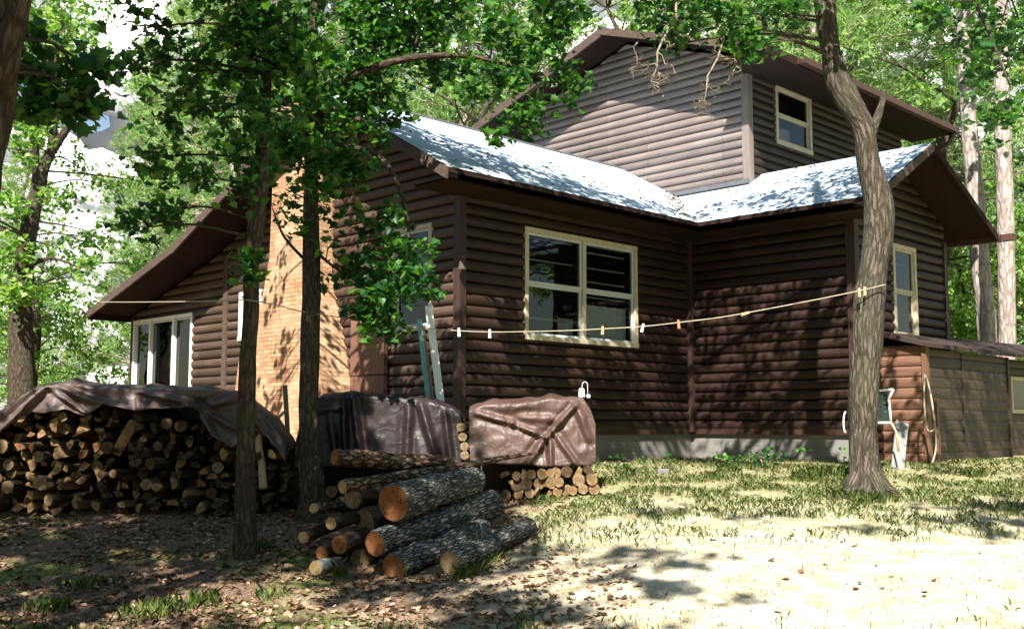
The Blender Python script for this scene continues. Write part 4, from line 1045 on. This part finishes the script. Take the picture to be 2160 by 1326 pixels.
for nm, kd, cutm in (('round', 'round', 'cut_grey'), ('round2', 'round', 'cut_weathered'), ('half', 'half', 'cut_weathered'), ('wedge', 'wedge', 'cut_brown'), ('wedge2', 'wedge', 'cut_weathered'), ('clean', 'round', 'cut_pale'), ('dark_round', 'round', 'cut_shaded'), ('dark_wedge', 'wedge', 'cut_shaded'), ('dark_half', 'half', 'cut_shaded')):
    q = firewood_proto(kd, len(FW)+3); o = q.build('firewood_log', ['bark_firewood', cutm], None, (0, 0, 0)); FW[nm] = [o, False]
def put_fw(kind, p, s, rx, rz, roll, label, group):
    o, u_ = FW[kind]
    if u_: o = o.copy(); COL.objects.link(o)
    FW[kind][1] = True
    o.location = p; o.scale = (s, 1, s); o.rotation_euler = (rx, roll, rz); tag(o, label, 'firewood', group)
rg = random.Random(33)
# left pile: top of the stack in pixels
LTOP = ([-60, 0, 60, 100, 150, 200, 300, 430, 480, 520, 560, 600, 625], [960, 885, 838, 812, 812, 822, 822, 822, 835, 855, 890, 940, 990])
def zpx(py, d): return ray(1080, py)[1]*d
DP = 11.15
cnt = 0; row = 0
x_l, x_r = (-60-1080)/F*DP, (625-1080)/F*DP
zrow = -.80
while zrow < .42:
    x = x_l+(row % 2)*.06
    while x < x_r:
        px = x/DP*F+1080; ztop = zpx(float(np.interp(px, *LTOP)), DP)-.05; zb = gz(x, DP)
        r = rg.choice([.8, .95, 1.05, 1.2, .7])
        if zb+.04 < zrow < ztop-.03 and cnt < 262 and rg.random() < .985:
            kd = rg.choice(['round', 'half', 'wedge', 'wedge2', 'half', 'half']) if px < 230 or rg.random() < .12 else rg.choice(['dark_round', 'dark_wedge', 'dark_half', 'dark_wedge', 'dark_wedge', 'dark_half', 'wedge2'])  # dark kinds carry painted shade over the middle and right of the pile
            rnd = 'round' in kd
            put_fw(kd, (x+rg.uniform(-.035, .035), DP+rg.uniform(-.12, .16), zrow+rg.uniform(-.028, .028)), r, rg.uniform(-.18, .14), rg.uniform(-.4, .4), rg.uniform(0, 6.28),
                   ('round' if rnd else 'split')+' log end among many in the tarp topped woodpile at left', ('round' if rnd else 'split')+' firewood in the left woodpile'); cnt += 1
        x += .112
    zrow += .098; row += 1
# loose pieces jutting from the left pile
put_fw('half', at(262, 925, 10.9), .85, -1.1, .3, .5, 'long pale split piece jutting diagonally from the left woodpile', None)
put_fw('round', at(291, 955, 10.85), .6, -.9, .1, .5, 'short pale round piece tipped forward in the dark middle of the left woodpile', None)
# right end of the pile, orderly ends under the brown tarp
DR = 11.3
for i in range(11):
    for j in range(3):
        px = 1068+i*18+rg.uniform(-3, 3)+(9 if j == 1 else 0)
        if j and rg.random() < .15: continue
        p = at(px, 1000, DR); x = p.x; zb = gz(x, DR)
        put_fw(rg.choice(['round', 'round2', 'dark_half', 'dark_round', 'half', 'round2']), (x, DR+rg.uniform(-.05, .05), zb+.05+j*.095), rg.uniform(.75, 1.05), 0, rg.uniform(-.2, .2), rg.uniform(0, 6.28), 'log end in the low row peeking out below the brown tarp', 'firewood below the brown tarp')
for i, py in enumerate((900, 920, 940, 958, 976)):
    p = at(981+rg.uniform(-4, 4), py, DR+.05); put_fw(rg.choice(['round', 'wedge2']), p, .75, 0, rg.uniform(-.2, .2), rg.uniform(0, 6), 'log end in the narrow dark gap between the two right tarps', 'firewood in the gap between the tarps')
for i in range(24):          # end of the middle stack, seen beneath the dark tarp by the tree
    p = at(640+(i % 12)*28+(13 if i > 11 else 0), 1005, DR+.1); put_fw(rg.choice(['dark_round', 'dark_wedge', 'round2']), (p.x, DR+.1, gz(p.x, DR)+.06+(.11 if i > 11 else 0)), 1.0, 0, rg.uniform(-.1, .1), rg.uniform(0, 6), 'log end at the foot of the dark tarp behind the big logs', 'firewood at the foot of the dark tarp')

for k_ in list(FW):
    if not FW[k_][1]: bpy.data.objects.remove(FW[k_][0])
for k_ in PR:
    if k_ not in used: raise RuntimeError(k_)
# ---------------------------------------------------------------- tarps
def tarp(name, xs, top, hang, d, thick, mat, label, seed, fold=.035, back=.45, wr=.02, nfold=8, pleats=(), creases=()):
    """xs.. in photo pixels; top / hang: (xs, ys) outlines of crest and front hem"""
    rn = Vector((seed*3.3, seed*1.7, seed))
    N_, Mf, Mt, Mb = 150, 30, 14, 8
    V = []; 
    for i in range(N_+1):
        px = xs[0]+(xs[1]-xs[0])*i/N_
        X = (px-1080)/F*d; zt = zpx(float(np.interp(px, *top)), d); zh = zpx(float(np.interp(px, *hang)), d-.05)
        rowp = []
        sg = noise.noise(Vector((X*2.5, 0, seed)))*.03
        for k in range(Mf+1):          # hem -> crest edge
            t = k/Mf; z = zh+(zt-.05-zh)*t; drop = (1-t)
            amp = fold*(.25+drop)
            fy = amp*math.sin(X*nfold+2.5*noise.noise(Vector((X*1.3, t, seed)))) + amp*.8*noise.noise(Vector((X*5, z*3.2, seed))) 
            fine = wr*(noise.noise(Vector((X*11, z*9, seed+3)))+.5*abs(noise.noise(Vector((X*23, z*17, seed+4)))))
            for (pp, pz, w_, a_) in pleats:      # creases that fan out from a tie point
                qx = px-pp; qy = (float(np.interp(px, *top))*(t)+float(np.interp(px, *hang))*(1-t))-pz
                ang = math.atan2(qy, qx); rr_ = math.hypot(qx, qy)
                fy += a_*math.sin(ang*6+3*noise.noise(Vector((ang, rr_*.02, seed))))*math.exp(-(rr_/w_)**2)*(1.2-.8*abs(math.cos(ang*.5+.6))) - a_*1.3*math.exp(-(rr_/(w_*.3))**2)
            pyy = float(np.interp(px, *top))*t+float(np.interp(px, *hang))*(1-t)
            for (ax_, ay_, bx_, by_, w_, a_) in creases:
                dx_, dy_ = bx_-ax_, by_-ay_; u_ = max(0, min(1, ((px-ax_)*dx_+(pyy-ay_)*dy_)/(dx_*dx_+dy_*dy_)))
                ds = math.hypot(px-ax_-dx_*u_, pyy-ay_-dy_*u_)/w_; fy += a_*(math.exp(-ds*ds)-.5*math.exp(-(ds-1.6)**2))*(.6+.4*math.sin(math.pi*u_))
            y = d-thick*0-.06-fy-fine-.05*drop
            rowp.append((X+fine*.5, y, z+ (fine*.5)))
        for k in range(1, Mt+1):       # over the top
            t = k/Mt; y = d-.06+t*(thick+.06)
            z = zt-.05+.05*math.sin(min(1, t*3)*math.pi/2) + sg + wr*1.6*noise.noise(Vector((X*6, t*3, seed)))-.05*max(0, t-.7)/.3
            # lumps of the logs beneath
            z += .008*math.sin(X*22+4*noise.noise(Vector((X*2, t, 1))))
            rowp.append((X, y, z))
        for k in range(1, Mb+1):
            t = k/Mb; rowp.append((X+.02*noise.noise(Vector((X*4, t*4, 9))), d+thick+.03+.04*math.sin(X*9)*t, zt-.05-t*back))
        V.append(rowp)
    m_ = MB(); n = len(V[0]); m_.v = [p for r_ in V for p in r_]
    for i in range(N_):
        for k in range(n-1):
            m_.f.append((i*n+k, (i+1)*n+k, (i+1)*n+k+1, i*n+k+1)); m_.uv.append([(0, 0)]*4); m_.mi.append(0)
    for i_, k_ in ():
        pass
    o0 = Vector(V[N_//2][n//2]); o = m_.build(name, mat, None, o0, True)
    sm = o.modifiers.new('thickness', 'SOLIDIFY'); sm.thickness = .005
    tag(o, label, 'tarp'); return o
tarp('tarp', (-70, 612), ([-70, -20, 40, 75, 110, 150, 190, 250, 320, 430, 480, 505, 540, 575, 600, 612], [930, 880, 835, 812, 803, 797, 808, 810, 812, 812, 820, 830, 852, 880, 915, 950]),
     ([-70, 0, 40, 80, 110, 150, 185, 230, 300, 330, 400, 425, 440, 470, 500, 540, 575, 600, 612], [1010, 925, 890, 868, 872, 862, 878, 852, 868, 862, 858, 862, 890, 925, 945, 905, 925, 955, 975]), 10.9, .55, 'tarp_mix',
     'bluish brown plastic sheet gathered into a knot over the long left woodpile', 3, fold=.03, creases=[(428, 856, 300, 815, 8, .06), (428, 856, 330, 862, 7, .05), (428, 856, 470, 935, 7, .06), (428, 856, 445, 930, 5, .05), (428, 856, 505, 900, 7, .06), (428, 856, 500, 830, 8, .05), (110, 805, 190, 870, 6, .05), (125, 805, 230, 850, 7, .05), (100, 805, 60, 870, 7, .05), (110, 805, 20, 900, 8, .05), (300, 820, 302, 862, 5, .05), (520, 850, 590, 940, 7, .05)], wr=.018, back=1.1)
tarp('tarp', (628, 975), ([628, 640, 655, 680, 760, 830, 900, 955, 970, 975], [925, 870, 842, 828, 824, 829, 838, 850, 862, 880]),
     ([628, 660, 760, 860, 975], [985, 985, 985, 985, 985]), 11.3, .5, 'tarp_dark', 'dark glossy plastic sheet covering the middle woodpile beside the thin tree', 5, fold=.02, nfold=5.5, wr=.010, back=1.0, creases=[(728, 835, 735, 985, 6, .06), (748, 830, 770, 985, 7, .08), (700, 870, 720, 985, 7, .05), (865, 840, 860, 985, 8, .04), (890, 845, 930, 985, 9, .06), (940, 860, 955, 985, 7, .05), (650, 860, 740, 850, 8, .04)])
tarp('tarp', (990, 1254), ([990, 1010, 1060, 1120, 1160, 1200, 1232, 1246, 1254], [858, 848, 842, 836, 832, 833, 838, 858, 885]),
     ([990, 1060, 1100, 1150, 1200, 1240, 1254], [972, 978, 978, 984, 980, 982, 975]), 11.3, .5, 'tarp_brown', 'reddish brown wrinkled sheet over the right woodpile, lit by the sun', 8, fold=.02, wr=.012, nfold=3.5, back=1.0, creases=[(1005, 862, 1080, 885, 7, .045), (1080, 885, 1150, 918, 5.5, .05), (1150, 918, 1212, 845, 6, .06), (1150, 918, 1110, 980, 8, .05), (1158, 915, 1160, 984, 6, .05), (1165, 905, 1215, 982, 6, .045), (1215, 845, 1240, 920, 8, .05), (1060, 850, 1130, 845, 10, .03), (1100, 872, 1180, 878, 8, .03)])

# ---------------------------------------------------------------- big logs
def big_log(name, p, q, r0, r1, bark, cut, label, rough=.10, bend=0, cutr=None, stub=None, seed=0):
    p = Vector(p); q = Vector(q); ax = (q-p).normalized(); n = 26
    pts = []; rad = []
    for i in range(n+1):
        t = i/n; c = p.lerp(q, t)+Vector((0, 0, bend*math.sin(math.pi*t)))+Vector((noise.noise(Vector((t*3, seed, 0))), noise.noise(Vector((t*3, seed, 9))), noise.noise(Vector((t*3, seed, 5)))))*r0*.25*math.sin(math.pi*t)
        pts.append(c); rad.append((r0+(r1-r0)*t)*(1+.06*noise.noise(Vector((t*6, seed, 2)))))
    m_ = MB(); m_.tube(pts, rad, 36, cap=True, rough=rough, freq=26, seed=seed)
    if stub:
        for (t, dv, L, rs) in stub:
            c = pts[int(t*n)]; dv = Vector(dv).normalized(); m_.tube([c, c+dv*L*.6, c+dv*L], [rs*1.3, rs, rs*.85], 14, rough=.1, freq=20)
    o = m_.build(name, bark, None, p, True); tag(o, label, 'log')
    # sawn face: its own disc with a slight relief, tilted like a chainsaw cut
    for e, dr, rr_ in ((pts[0], -1, rad[0]), (pts[-1], 1, rad[-1])):
        c_ = MB(); a = ax.orthogonal().normalized(); b = ax.cross(a); rgx = random.Random(seed+dr)
        k = 28; ctr = e+ax*dr*.006; ring = [ctr+(a*math.cos(6.2832*i/k)+b*math.sin(6.2832*i/k))*rr_*(.93+.045*noise.noise(Vector((math.cos(6.2832*i/k)*2, math.sin(6.2832*i/k)*2, seed)))) for i in range(k)]
        fr = [p_+ax*dr*.004 for p_ in ring]
        for i in range(k):
            j = (i+1) % k
            fc = [ctr+ax*dr*.004, fr[i], fr[j]]; 
            if dr < 0: fc = fc[::-1]
            c_.face(fc); c_.face([ring[i], ring[j], fr[j], fr[i]] if dr > 0 else [fr[i], fr[j], ring[j], ring[i]])
        cm = c_.build('cut_face', cut, o, p)
    return o
def lp(px, py, d): return at(px, py, d)
big_log('felled_log', lp(831, 1060, 9.0), lp(1000, 1012, 10.1), .158, .125, 'bark_log', 'cut_orange', 'thickest log on the stack with a cracked orange cut end and mossy grey bark', seed=1)
big_log('felled_log', lp(792, 1146, 8.95), lp(1038, 1062, 10.25), .108, .135, 'bark_log', 'cut_orange', 'knobbly barked log just below the thickest one, bulging at its far end', seed=2, rough=.14)
big_log('felled_log', lp(832, 1197, 8.85), lp(1018, 1115, 9.9), .118, .10, 'bark_log', 'cut_orange', 'lowest front log with a pale line across its round orange end', seed=3, rough=.12)
big_log('felled_log', lp(950, 1186, 8.75), lp(1118, 1108, 9.7), .105, .07, 'bark_log', 'cut_grey', 'forked log at the front right whose end points toward the yard', seed=4, rough=.14, stub=[(.35, (.1, .2, 1), .16, .05), (.5, (-.3, .5, .8), .2, .045)])
big_log('felled_log', lp(724, 1026, 9.05), lp(1130, 954, 10.75), .058, .016, 'bark_flaky', 'cut_pale', 'long thin pole tapering across the top of the log stack', seed=5, rough=.08)
big_log('felled_log', lp(708, 964, 9.5), lp(955, 978, 10.2), .072, .065, 'bark_flaky', 'cut_orange', 'flaky brown log with a splintered end at the top of the stack', seed=6, rough=.22)
big_log('felled_log', lp(663, 1071, 9.4), lp(775, 1066, 10.5), .045, .05, 'bark_flaky', 'cut_pale', 'small stick topmost in the left column of cut ends', seed=7)
big_log('felled_log', lp(699, 1103, 9.2), lp(860, 1066, 10.4), .055, .055, 'bark_firewood', 'cut_pale', 'second small log down the left column of cut ends', seed=8)
big_log('felled_log', lp(641, 1132, 9.3), lp(770, 1080, 10.5), .052, .055, 'bark_firewood', 'cut_pale', 'leftmost thin log of the stack with a notched end', seed=9)
big_log('felled_log', lp(717, 1148, 9.1), lp(880, 1095, 10.4), .08, .08, 'bark_firewood', 'cut_orange', 'medium round log left of the knobbly one with a smooth brown end', seed=10)
big_log('felled_log', lp(680, 1166, 9.25), lp(840, 1110, 10.5), .062, .06, 'bark_firewood', 'cut_orange', 'small reddish log half hidden above the pale barked one', seed=11)
big_log('felled_log', lp(667, 1197, 9.0), lp(712, 1188, 9.35), .062, .06, 'grey_wood', 'cut_pale', 'short pale barked log lowest at the left of the stack', seed=12)
big_log('felled_log', lp(770, 1100, 9.5), lp(960, 1050, 10.5), .12, .12, 'bark_firewood', 'cut_grey', 'dark log hidden in the shade in the middle of the stack', seed=13)
big_log('felled_log', lp(760, 1180, 9.3), lp(930, 1120, 10.4), .10, .10, 'bark_firewood', 'cut_grey', 'dark log wedged low between the knobbly log and the small ones', seed=14)
big_log('felled_log', lp(745, 1050, 9.6), lp(900, 1015, 10.6), .10, .10, 'bark_firewood', 'cut_grey', 'dark log directly under the thin tapering pole', seed=15)

# ---------------------------------------------------------------- clothesline and pegs
CL = [(205, 637, 14.5), (300, 637, 13.0), (400, 636, 11.4), (480, 634, 10.0), (512, 632, 9.45), (546, 636, 9.4), (590, 645, 10.1), (637, 657, 10.88), (690, 665, 10.93), (760, 675, 11.0), (820, 684, 11.05), (885, 691, 11.1), (960, 697, 11.2), (1035, 700, 11.25), (1120, 699, 11.4), (1200, 697, 11.3), (1280, 693, 11.25), (1360, 688, 11.2), (1440, 679, 11.1), (1520, 669, 11.05), (1600, 655, 10.95), (1700, 636, 10.85), (1780, 620, 10.75), (1830, 609, 10.68), (1868, 600, 10.72)]
m_ = MB(); P, rr = smooth_path([(at(*p), .0055) for p in CL], 4); m_.tube(P, rr, 6)
o = m_.build('clothesline', 'rope', None, P[0], True); tag(o, 'thin straw coloured rope strung from tree to tree across the whole yard', 'clothesline')
pegs = [(968, 697, 11.2, 'white_plastic', 'leftmost white peg on the line, nearest the leaning boards'), (1033, 700, 11.25, 'white_plastic', 'white peg at the lowest sag of the line'), (1271, 693, 11.25, 'pale_post', 'wooden peg hanging before the right half of the wide window'),
        (1356, 688, 11.2, 'white_plastic', 'tilted white peg just right of the wide window'), (1431, 680, 11.1, 'clay', 'reddish brown peg before the inside corner of the walls'), (1575, 660, 10.97, 'pale_post', 'small pale peg lying flat along the line before the wing wall'),
        (1812, 613, 10.7, 'pale_post', 'left peg of the pair at the crooked trunk'), (1824, 610, 10.69, 'pale_post', 'right peg of the pair at the crooked trunk')]
for i, (px, py, dd, mt, lb) in enumerate(pegs):
    p = at(px, py, dd); root = empty('clothes_peg', p, 0); tag(root, lb, 'clothes peg', 'pegs on the clothesline'); root.rotation_euler = (0, {3: .25, 5: 1.3, 4: -.1}.get(i, 0.05*(i % 3-1)), 0)
    for s in (-1, 1):
        q = MB(); q.hexa([(s*.003, -.006, -.062), (s*.014, -.006, -.062), (s*.014, .006, -.062), (s*.003, .006, -.062), (s*.002, -.006, .028), (s*.011, -.006, .028), (s*.011, .006, .028), (s*.002, .006, .028)])
        q.build('prong', mt, root)
    q = MB(); q.tube([(-.013, 0, -.018), (.013, 0, -.018)], [.006, .006], 8); q.build('spring', 'dark_metal', root)

# ---------------------------------------------------------------- boards leaning at the house corner, stakes, small things
def board(name, p, q, w_, t_, mat, label, cat='board', up=(0, -1, 0)):
    m_ = MB(); m_.bar(p, q, w_, t_, up); o = m_.build(name, mat, None, Vector(p)); tag(o, label, cat); 
    bv = o.modifiers.new('edges', 'BEVEL'); bv.width = .004; bv.segments = 2; return o
board('leaning_board', at(914, 930, 12.0), at(884, 672, 12.4), .06, .02, 'teal_paint', 'narrow faded green board, leftmost of the boards leaning at the house corner')
board('leaning_board', at(926, 930, 11.98), at(893, 690, 12.38), .025, .02, 'stake', 'thin bare stick standing between the green and the white leaning boards')
board('leaning_board', at(940, 930, 11.95), at(904, 645, 12.42), .085, .025, 'white_paint', 'tall white board, rightmost of the boards leaning at the house corner')
board('stake', at(612, 1000, 11.9), at(601, 812, 12.0), .05, .03, 'stake', 'upright sawn stake standing before the brick chimney', 'stake')
m_ = MB(); P, rr = smooth_path([(at(556, 1030, 10.9), .042), (at(552, 980, 10.9), .038), (at(546, 935, 10.9), .036), (at(552, 910, 10.95), .026), (at(575, 892, 11.1), .02), (at(602, 866, 11.3), .014)], 6)
m_.tube(P, rr, 12, rough=.12, freq=16); o = m_.build('crooked_branch', 'pale_post', None, P[0], True); tag(o, 'crooked bare branch propping the right end of the left woodpile', 'branch')
board('leaning_plank', at(1893, 990, 13.2), at(1903, 890, 13.6), .16, .025, 'grey_wood', 'short weathered grey plank leaning against the shed', 'plank')
# lantern on the brown tarp
lan = empty('lantern', at(1231, 838, 11.45)); tag(lan, 'small white lantern with a wire handle on the brown tarp', 'lantern')
q = MB(); q.tube([(-.02, 0, 0), (-.02, 0, .02), (-.02, 0, .09), (-.02, 0, .10)], [.034, .036, .028, .015], 14, rough=0); q.build('cup', 'white_plastic', lan, None, True)
q = MB(); P = [(-.02+.0, 0, .09)]+[(.015+.028*math.cos(t), 0, .13+.035*math.sin(t)) for t in np.linspace(math.pi, 0, 9)]+[(.043, 0, .02)]; q.tube(P, [.0035]*len(P), 6); q.build('handle', 'white_plastic', lan, None, True)
q = MB(); q.sphere((.05, 0, .012), .024); q.build('knob', 'white_plastic', lan, None, True)
# hose looped on the shed corner
hp = [(1951, 790), (1949, 830), (1952, 880), (1956, 905), (1964, 909), (1972, 900), (1968, 860), (1961, 820), (1953, 792), (1958, 810), (1966, 850), (1972, 900), (1975, 935), (1971, 962), (1966, 976)]
m_ = MB(); P, rr = smooth_path([(at(x, y, 13.72), .011) for x, y in hp], 4); m_.tube(P, rr, 8)
o = m_.build('garden_hose', 'rope', None, P[0], True); tag(o, 'pale hose looped on a nail at the shed corner and trailing to the grass', 'hose')
# folded lawn chair behind the trunk
ch = empty('lawn_chair', at(1872, 930, 13.1), -.3); tag(ch, 'folded white lawn chair with dark green webbing half behind the crooked trunk', 'chair')
z0 = ch.location.z
q = MB()
for a, b in (((.09, 0, .62), (-.16, 0, .60)), ((.09, 0, .62), (.03, 0, .5)), ((.03, .0, .5), (.05, 0, .22)), ((-.16, 0, .60), (-.2, 0, .22)), ((.05, 0, .22), (-.2, 0, .22))): q.tube([a, b], [.014, .014], 8)
q.build('frame', 'white_plastic', ch, None, True)
q = MB()
for i in range(6): q.box((-.18, .005, .25+i*.055), (.035, .012, .25+i*.055+.04))
for i in range(4): q.box((-.16+i*.052, .0, .24), (-.16+i*.052+.035, .004, .58))
q.build('webbing', 'green_web', ch)
for s in (0, 1):
    q = MB(); q.tube([(.05-.24*s, 0, .22), (.10-.24*s, -.02, .12), (.12-.24*s, -.05, -.12)], [.013]*3, 8); q.build('leg', 'pale_post', ch, None, True)
m_ = MB(); P = [at(1786+4*math.cos(t)*1.2-2, 890-22*math.sin(t), 12.9) for t in np.linspace(1.57, 4.71, 10)]; m_.tube(P, [.01]*10, 6)
o = m_.build('hose_coil', 'white_plastic', None, P[0], True); tag(o, 'white hose end curving out left of the crooked trunk before the blocks', 'hose')
# concrete block at the foundation
g_ = at(1398, 962, 12.6); m_ = MB(); m_.box((g_.x-.07, g_.y-.06, gz(g_.x, g_.y)-.05), (g_.x+.07, g_.y+.06, gz(g_.x, g_.y)+.055)); o = m_.build('splash_block', 'block', None, g_); tag(o, 'small pale concrete block lying at the foot of the foundation', 'block')
bv = o.modifiers.new('edges', 'BEVEL'); bv.width = .015; bv.segments = 2
# chips of bark and wood
for i, (px, py, s) in enumerate(((1176, 1168, 1.0), (1045, 1195, .7), (612, 1196, .8))):
    p = ground_at(px, py); m_ = MB(); m_.hexa([p+Vector(v)*s for v in ((-.06, -.02, 0), (.05, -.03, 0), (.06, .03, 0), (-.05, .03, 0), (-.055, -.02, .03), (.045, -.03, .02), (.05, .02, .015), (-.04, .03, .035))])
    o = m_.build('wood_chip', 'pale_post', None, p); tag(o, ('pale wood chip on the dry grass right of the forked log', 'small wood chip against the forked log', 'pale wood chip on the leaves left of the log stack')[i], 'wood chip')

# ---------------------------------------------------------------- grass, weeds, litter
def scatter(fn, n, seed):
    rn = random.Random(seed); out = []
    while len(out) < n:
        py = rn.uniform(980, 1345); px = rn.uniform(-60, 2220)
        if rn.random() < fn(px, py): out.append((px, py))
    return out
def gpt(x, y): return (x, y, gz(x, y))
def grass_patch(name, pts, h, w_, mat, label, seed, blades=1, spread=.05, cat='grass'):
    rn = np.random.default_rng(seed); n = len(pts)*blades
    C = np.repeat(np.array([gpt(x, y) for x, y in pts]), blades, 0)+np.concatenate([rn.normal(size=(n, 2))*spread, np.zeros((n, 1))], 1)
    a = rn.uniform(0, 6.283, n); sx = np.stack([np.cos(a), np.sin(a), 0*a], 1); ln = rn.normal(size=(n, 3))*.38; ln[:, 2] = 1
    H = h*rn.uniform(.35, 1.2, (n, 1)); W = w_
    mid = C+ln*H*.55; tip = C+ln*H+np.stack([np.cos(a+1.6), np.sin(a+1.6), -.2+0*a], 1)*H*.35
    C[:, 2] -= .01
    V = np.stack([C-sx*W, C+sx*W, mid+sx*W*.7, tip, mid-sx*W*.7], 1)
    o = meshobj(name, fast_mesh(name, V, 5, mat)); tag(o, label, cat, kind='stuff'); return o
rn = random.Random(5)
def field(n, fn, seed):
    r_ = random.Random(seed); out = []
    while len(out) < n:
        d_ = 5.8+9.5*r_.random()**1.0; x = r_.uniform(-.5, .52)*d_
        if r_.random() < fn(x, d_): out.append((x, d_))
    return out
nz = lambda x, y, s, k=0: .5+.5*noise.noise(Vector((x*s, y*s, k)))
def f_green(x, y):
    a = max(0, min(1, (y-8.9)/1.6))*(1 if y < 12.3 else .45) if x > .2 else 0
    t = max(0, 1-abs(y-6.6)/1.1)*(1 if x < .2 else .10)*(1 if nz(x, y, 1.1, 3) > .48 else .1)
    return (a*.9+t*.9)*(nz(x, y, 1.6) > .42)*nz(x, y, 5, 7)
grass_patch('grass', field(14000, f_green, 1), .05, .0018, 'grass_blade', 'short green and yellow grass growing in patches over the yard', 1, 3, .03)
def f_straw(x, y): return (.75 if x > .3 else .12)*(nz(x, y, 2.2, 4) > .45)
grass_patch('dry_grass', field(9000, f_straw, 2), .022, .002, 'straw', 'pale dry grass stubble over the sunny right side of the yard', 2, 2, .03)
# taller tufts
tp = []
for px, py, k in ((350, 1290, 14), (420, 1275, 12), (560, 1260, 10), (300, 1300, 10), (985, 1215, 16), (1010, 1190, 14), (1700, 1010, 22), (1730, 1000, 26), (1765, 1000, 26), (1790, 1050, 20), (1815, 1060, 20), (1845, 1060, 14), (1500, 1010, 12), (1330, 1005, 10), (160, 1040, 10), (2060, 1005, 14), (1260, 1025, 10), (700, 1215, 8), (1540, 995, 14), (520, 1160, 7), (545, 1162, 7), (100, 1290, 12), (180, 1240, 10)):
    p = ground_at(px, py); tp += [(p.x+rn.gauss(0, .07), p.y+rn.gauss(0, .06)) for _ in range(k)]
grass_patch('tall_grass', tp, .11, .0018, 'grass_blade', 'taller tufts of grass at the tree feet and along the log stack', 3, 10, .04)
# leafy weeds at the foundation
wp = []
for i in range(34):
    px = rn.choice([rn.uniform(1500, 1640), rn.uniform(1250, 1790), rn.uniform(2120, 2180)]); q_ = ground_at(px, 985 if px < 1900 else 960); wp.append((np.array([q_.x, min(q_.y, 13.2)-.1+rn.uniform(-.2, .1), q_.z+rn.uniform(.02, .20)])))
C = np.repeat(np.array(wp), 9, 0)+RNG.normal(size=(len(wp)*9, 3))*np.array([.05, .05, .035])
me = leaf_mesh('weeds', C, .055, 'leaf_oak', up=.3); tag(meshobj('weeds', me), 'low leafy weeds growing along the foot of the foundation', 'weeds', kind='stuff')
# leaf litter
def f_lit(x, y): return max(.015 if y < 10.6 else .15, min(1, .75-x*.9+1.2*(nz(x, y, .9, 2)-.5)))*(.35+.65*(nz(x, y, 1.8, 9) > .45))
L_ = field(16000, f_lit, 6); C = np.array([(x, y, gz(x, y)+.012) for x, y in L_])
me = leaf_mesh('leaf_litter', C, .05, 'litter', up=1.2); tag(meshobj('leaf_litter', me), 'brown fallen leaves strewn under the trees', 'fallen leaves', kind='stuff')
# leaves and needles shed on the roofs
rl = random.Random(12); pts = []
for i in range(420):
    v = rl.uniform(ve0+.05, ve0+1.6); u = rl.uniform(ue0+.1, uc0+s1*(v-ve0)/s2); 
    if rl.random() < .4: u = uc0+s1*(v-ve0)/s2-abs(rl.gauss(0, .25))
    pts.append(HW(u, v, zm(v)+.01))
for i in range(260):
    u = rl.uniform(uc0+.05, uR2-.05); v = rl.uniform(ve1+.1, ve0+.9)
    if zm(v) < zE+s2*(u-uc0): pts.append(HW(u, v, zE+s2*(u-uc0)+.01))
me = leaf_mesh('roof_litter', np.array([tuple(p) for p in pts]), .04, 'litter', up=1.0); tag(meshobj('roof_litter', me), 'dead leaves and needles scattered over the pale roof', 'fallen leaves', kind='stuff')
print('objects', len(bpy.data.objects))
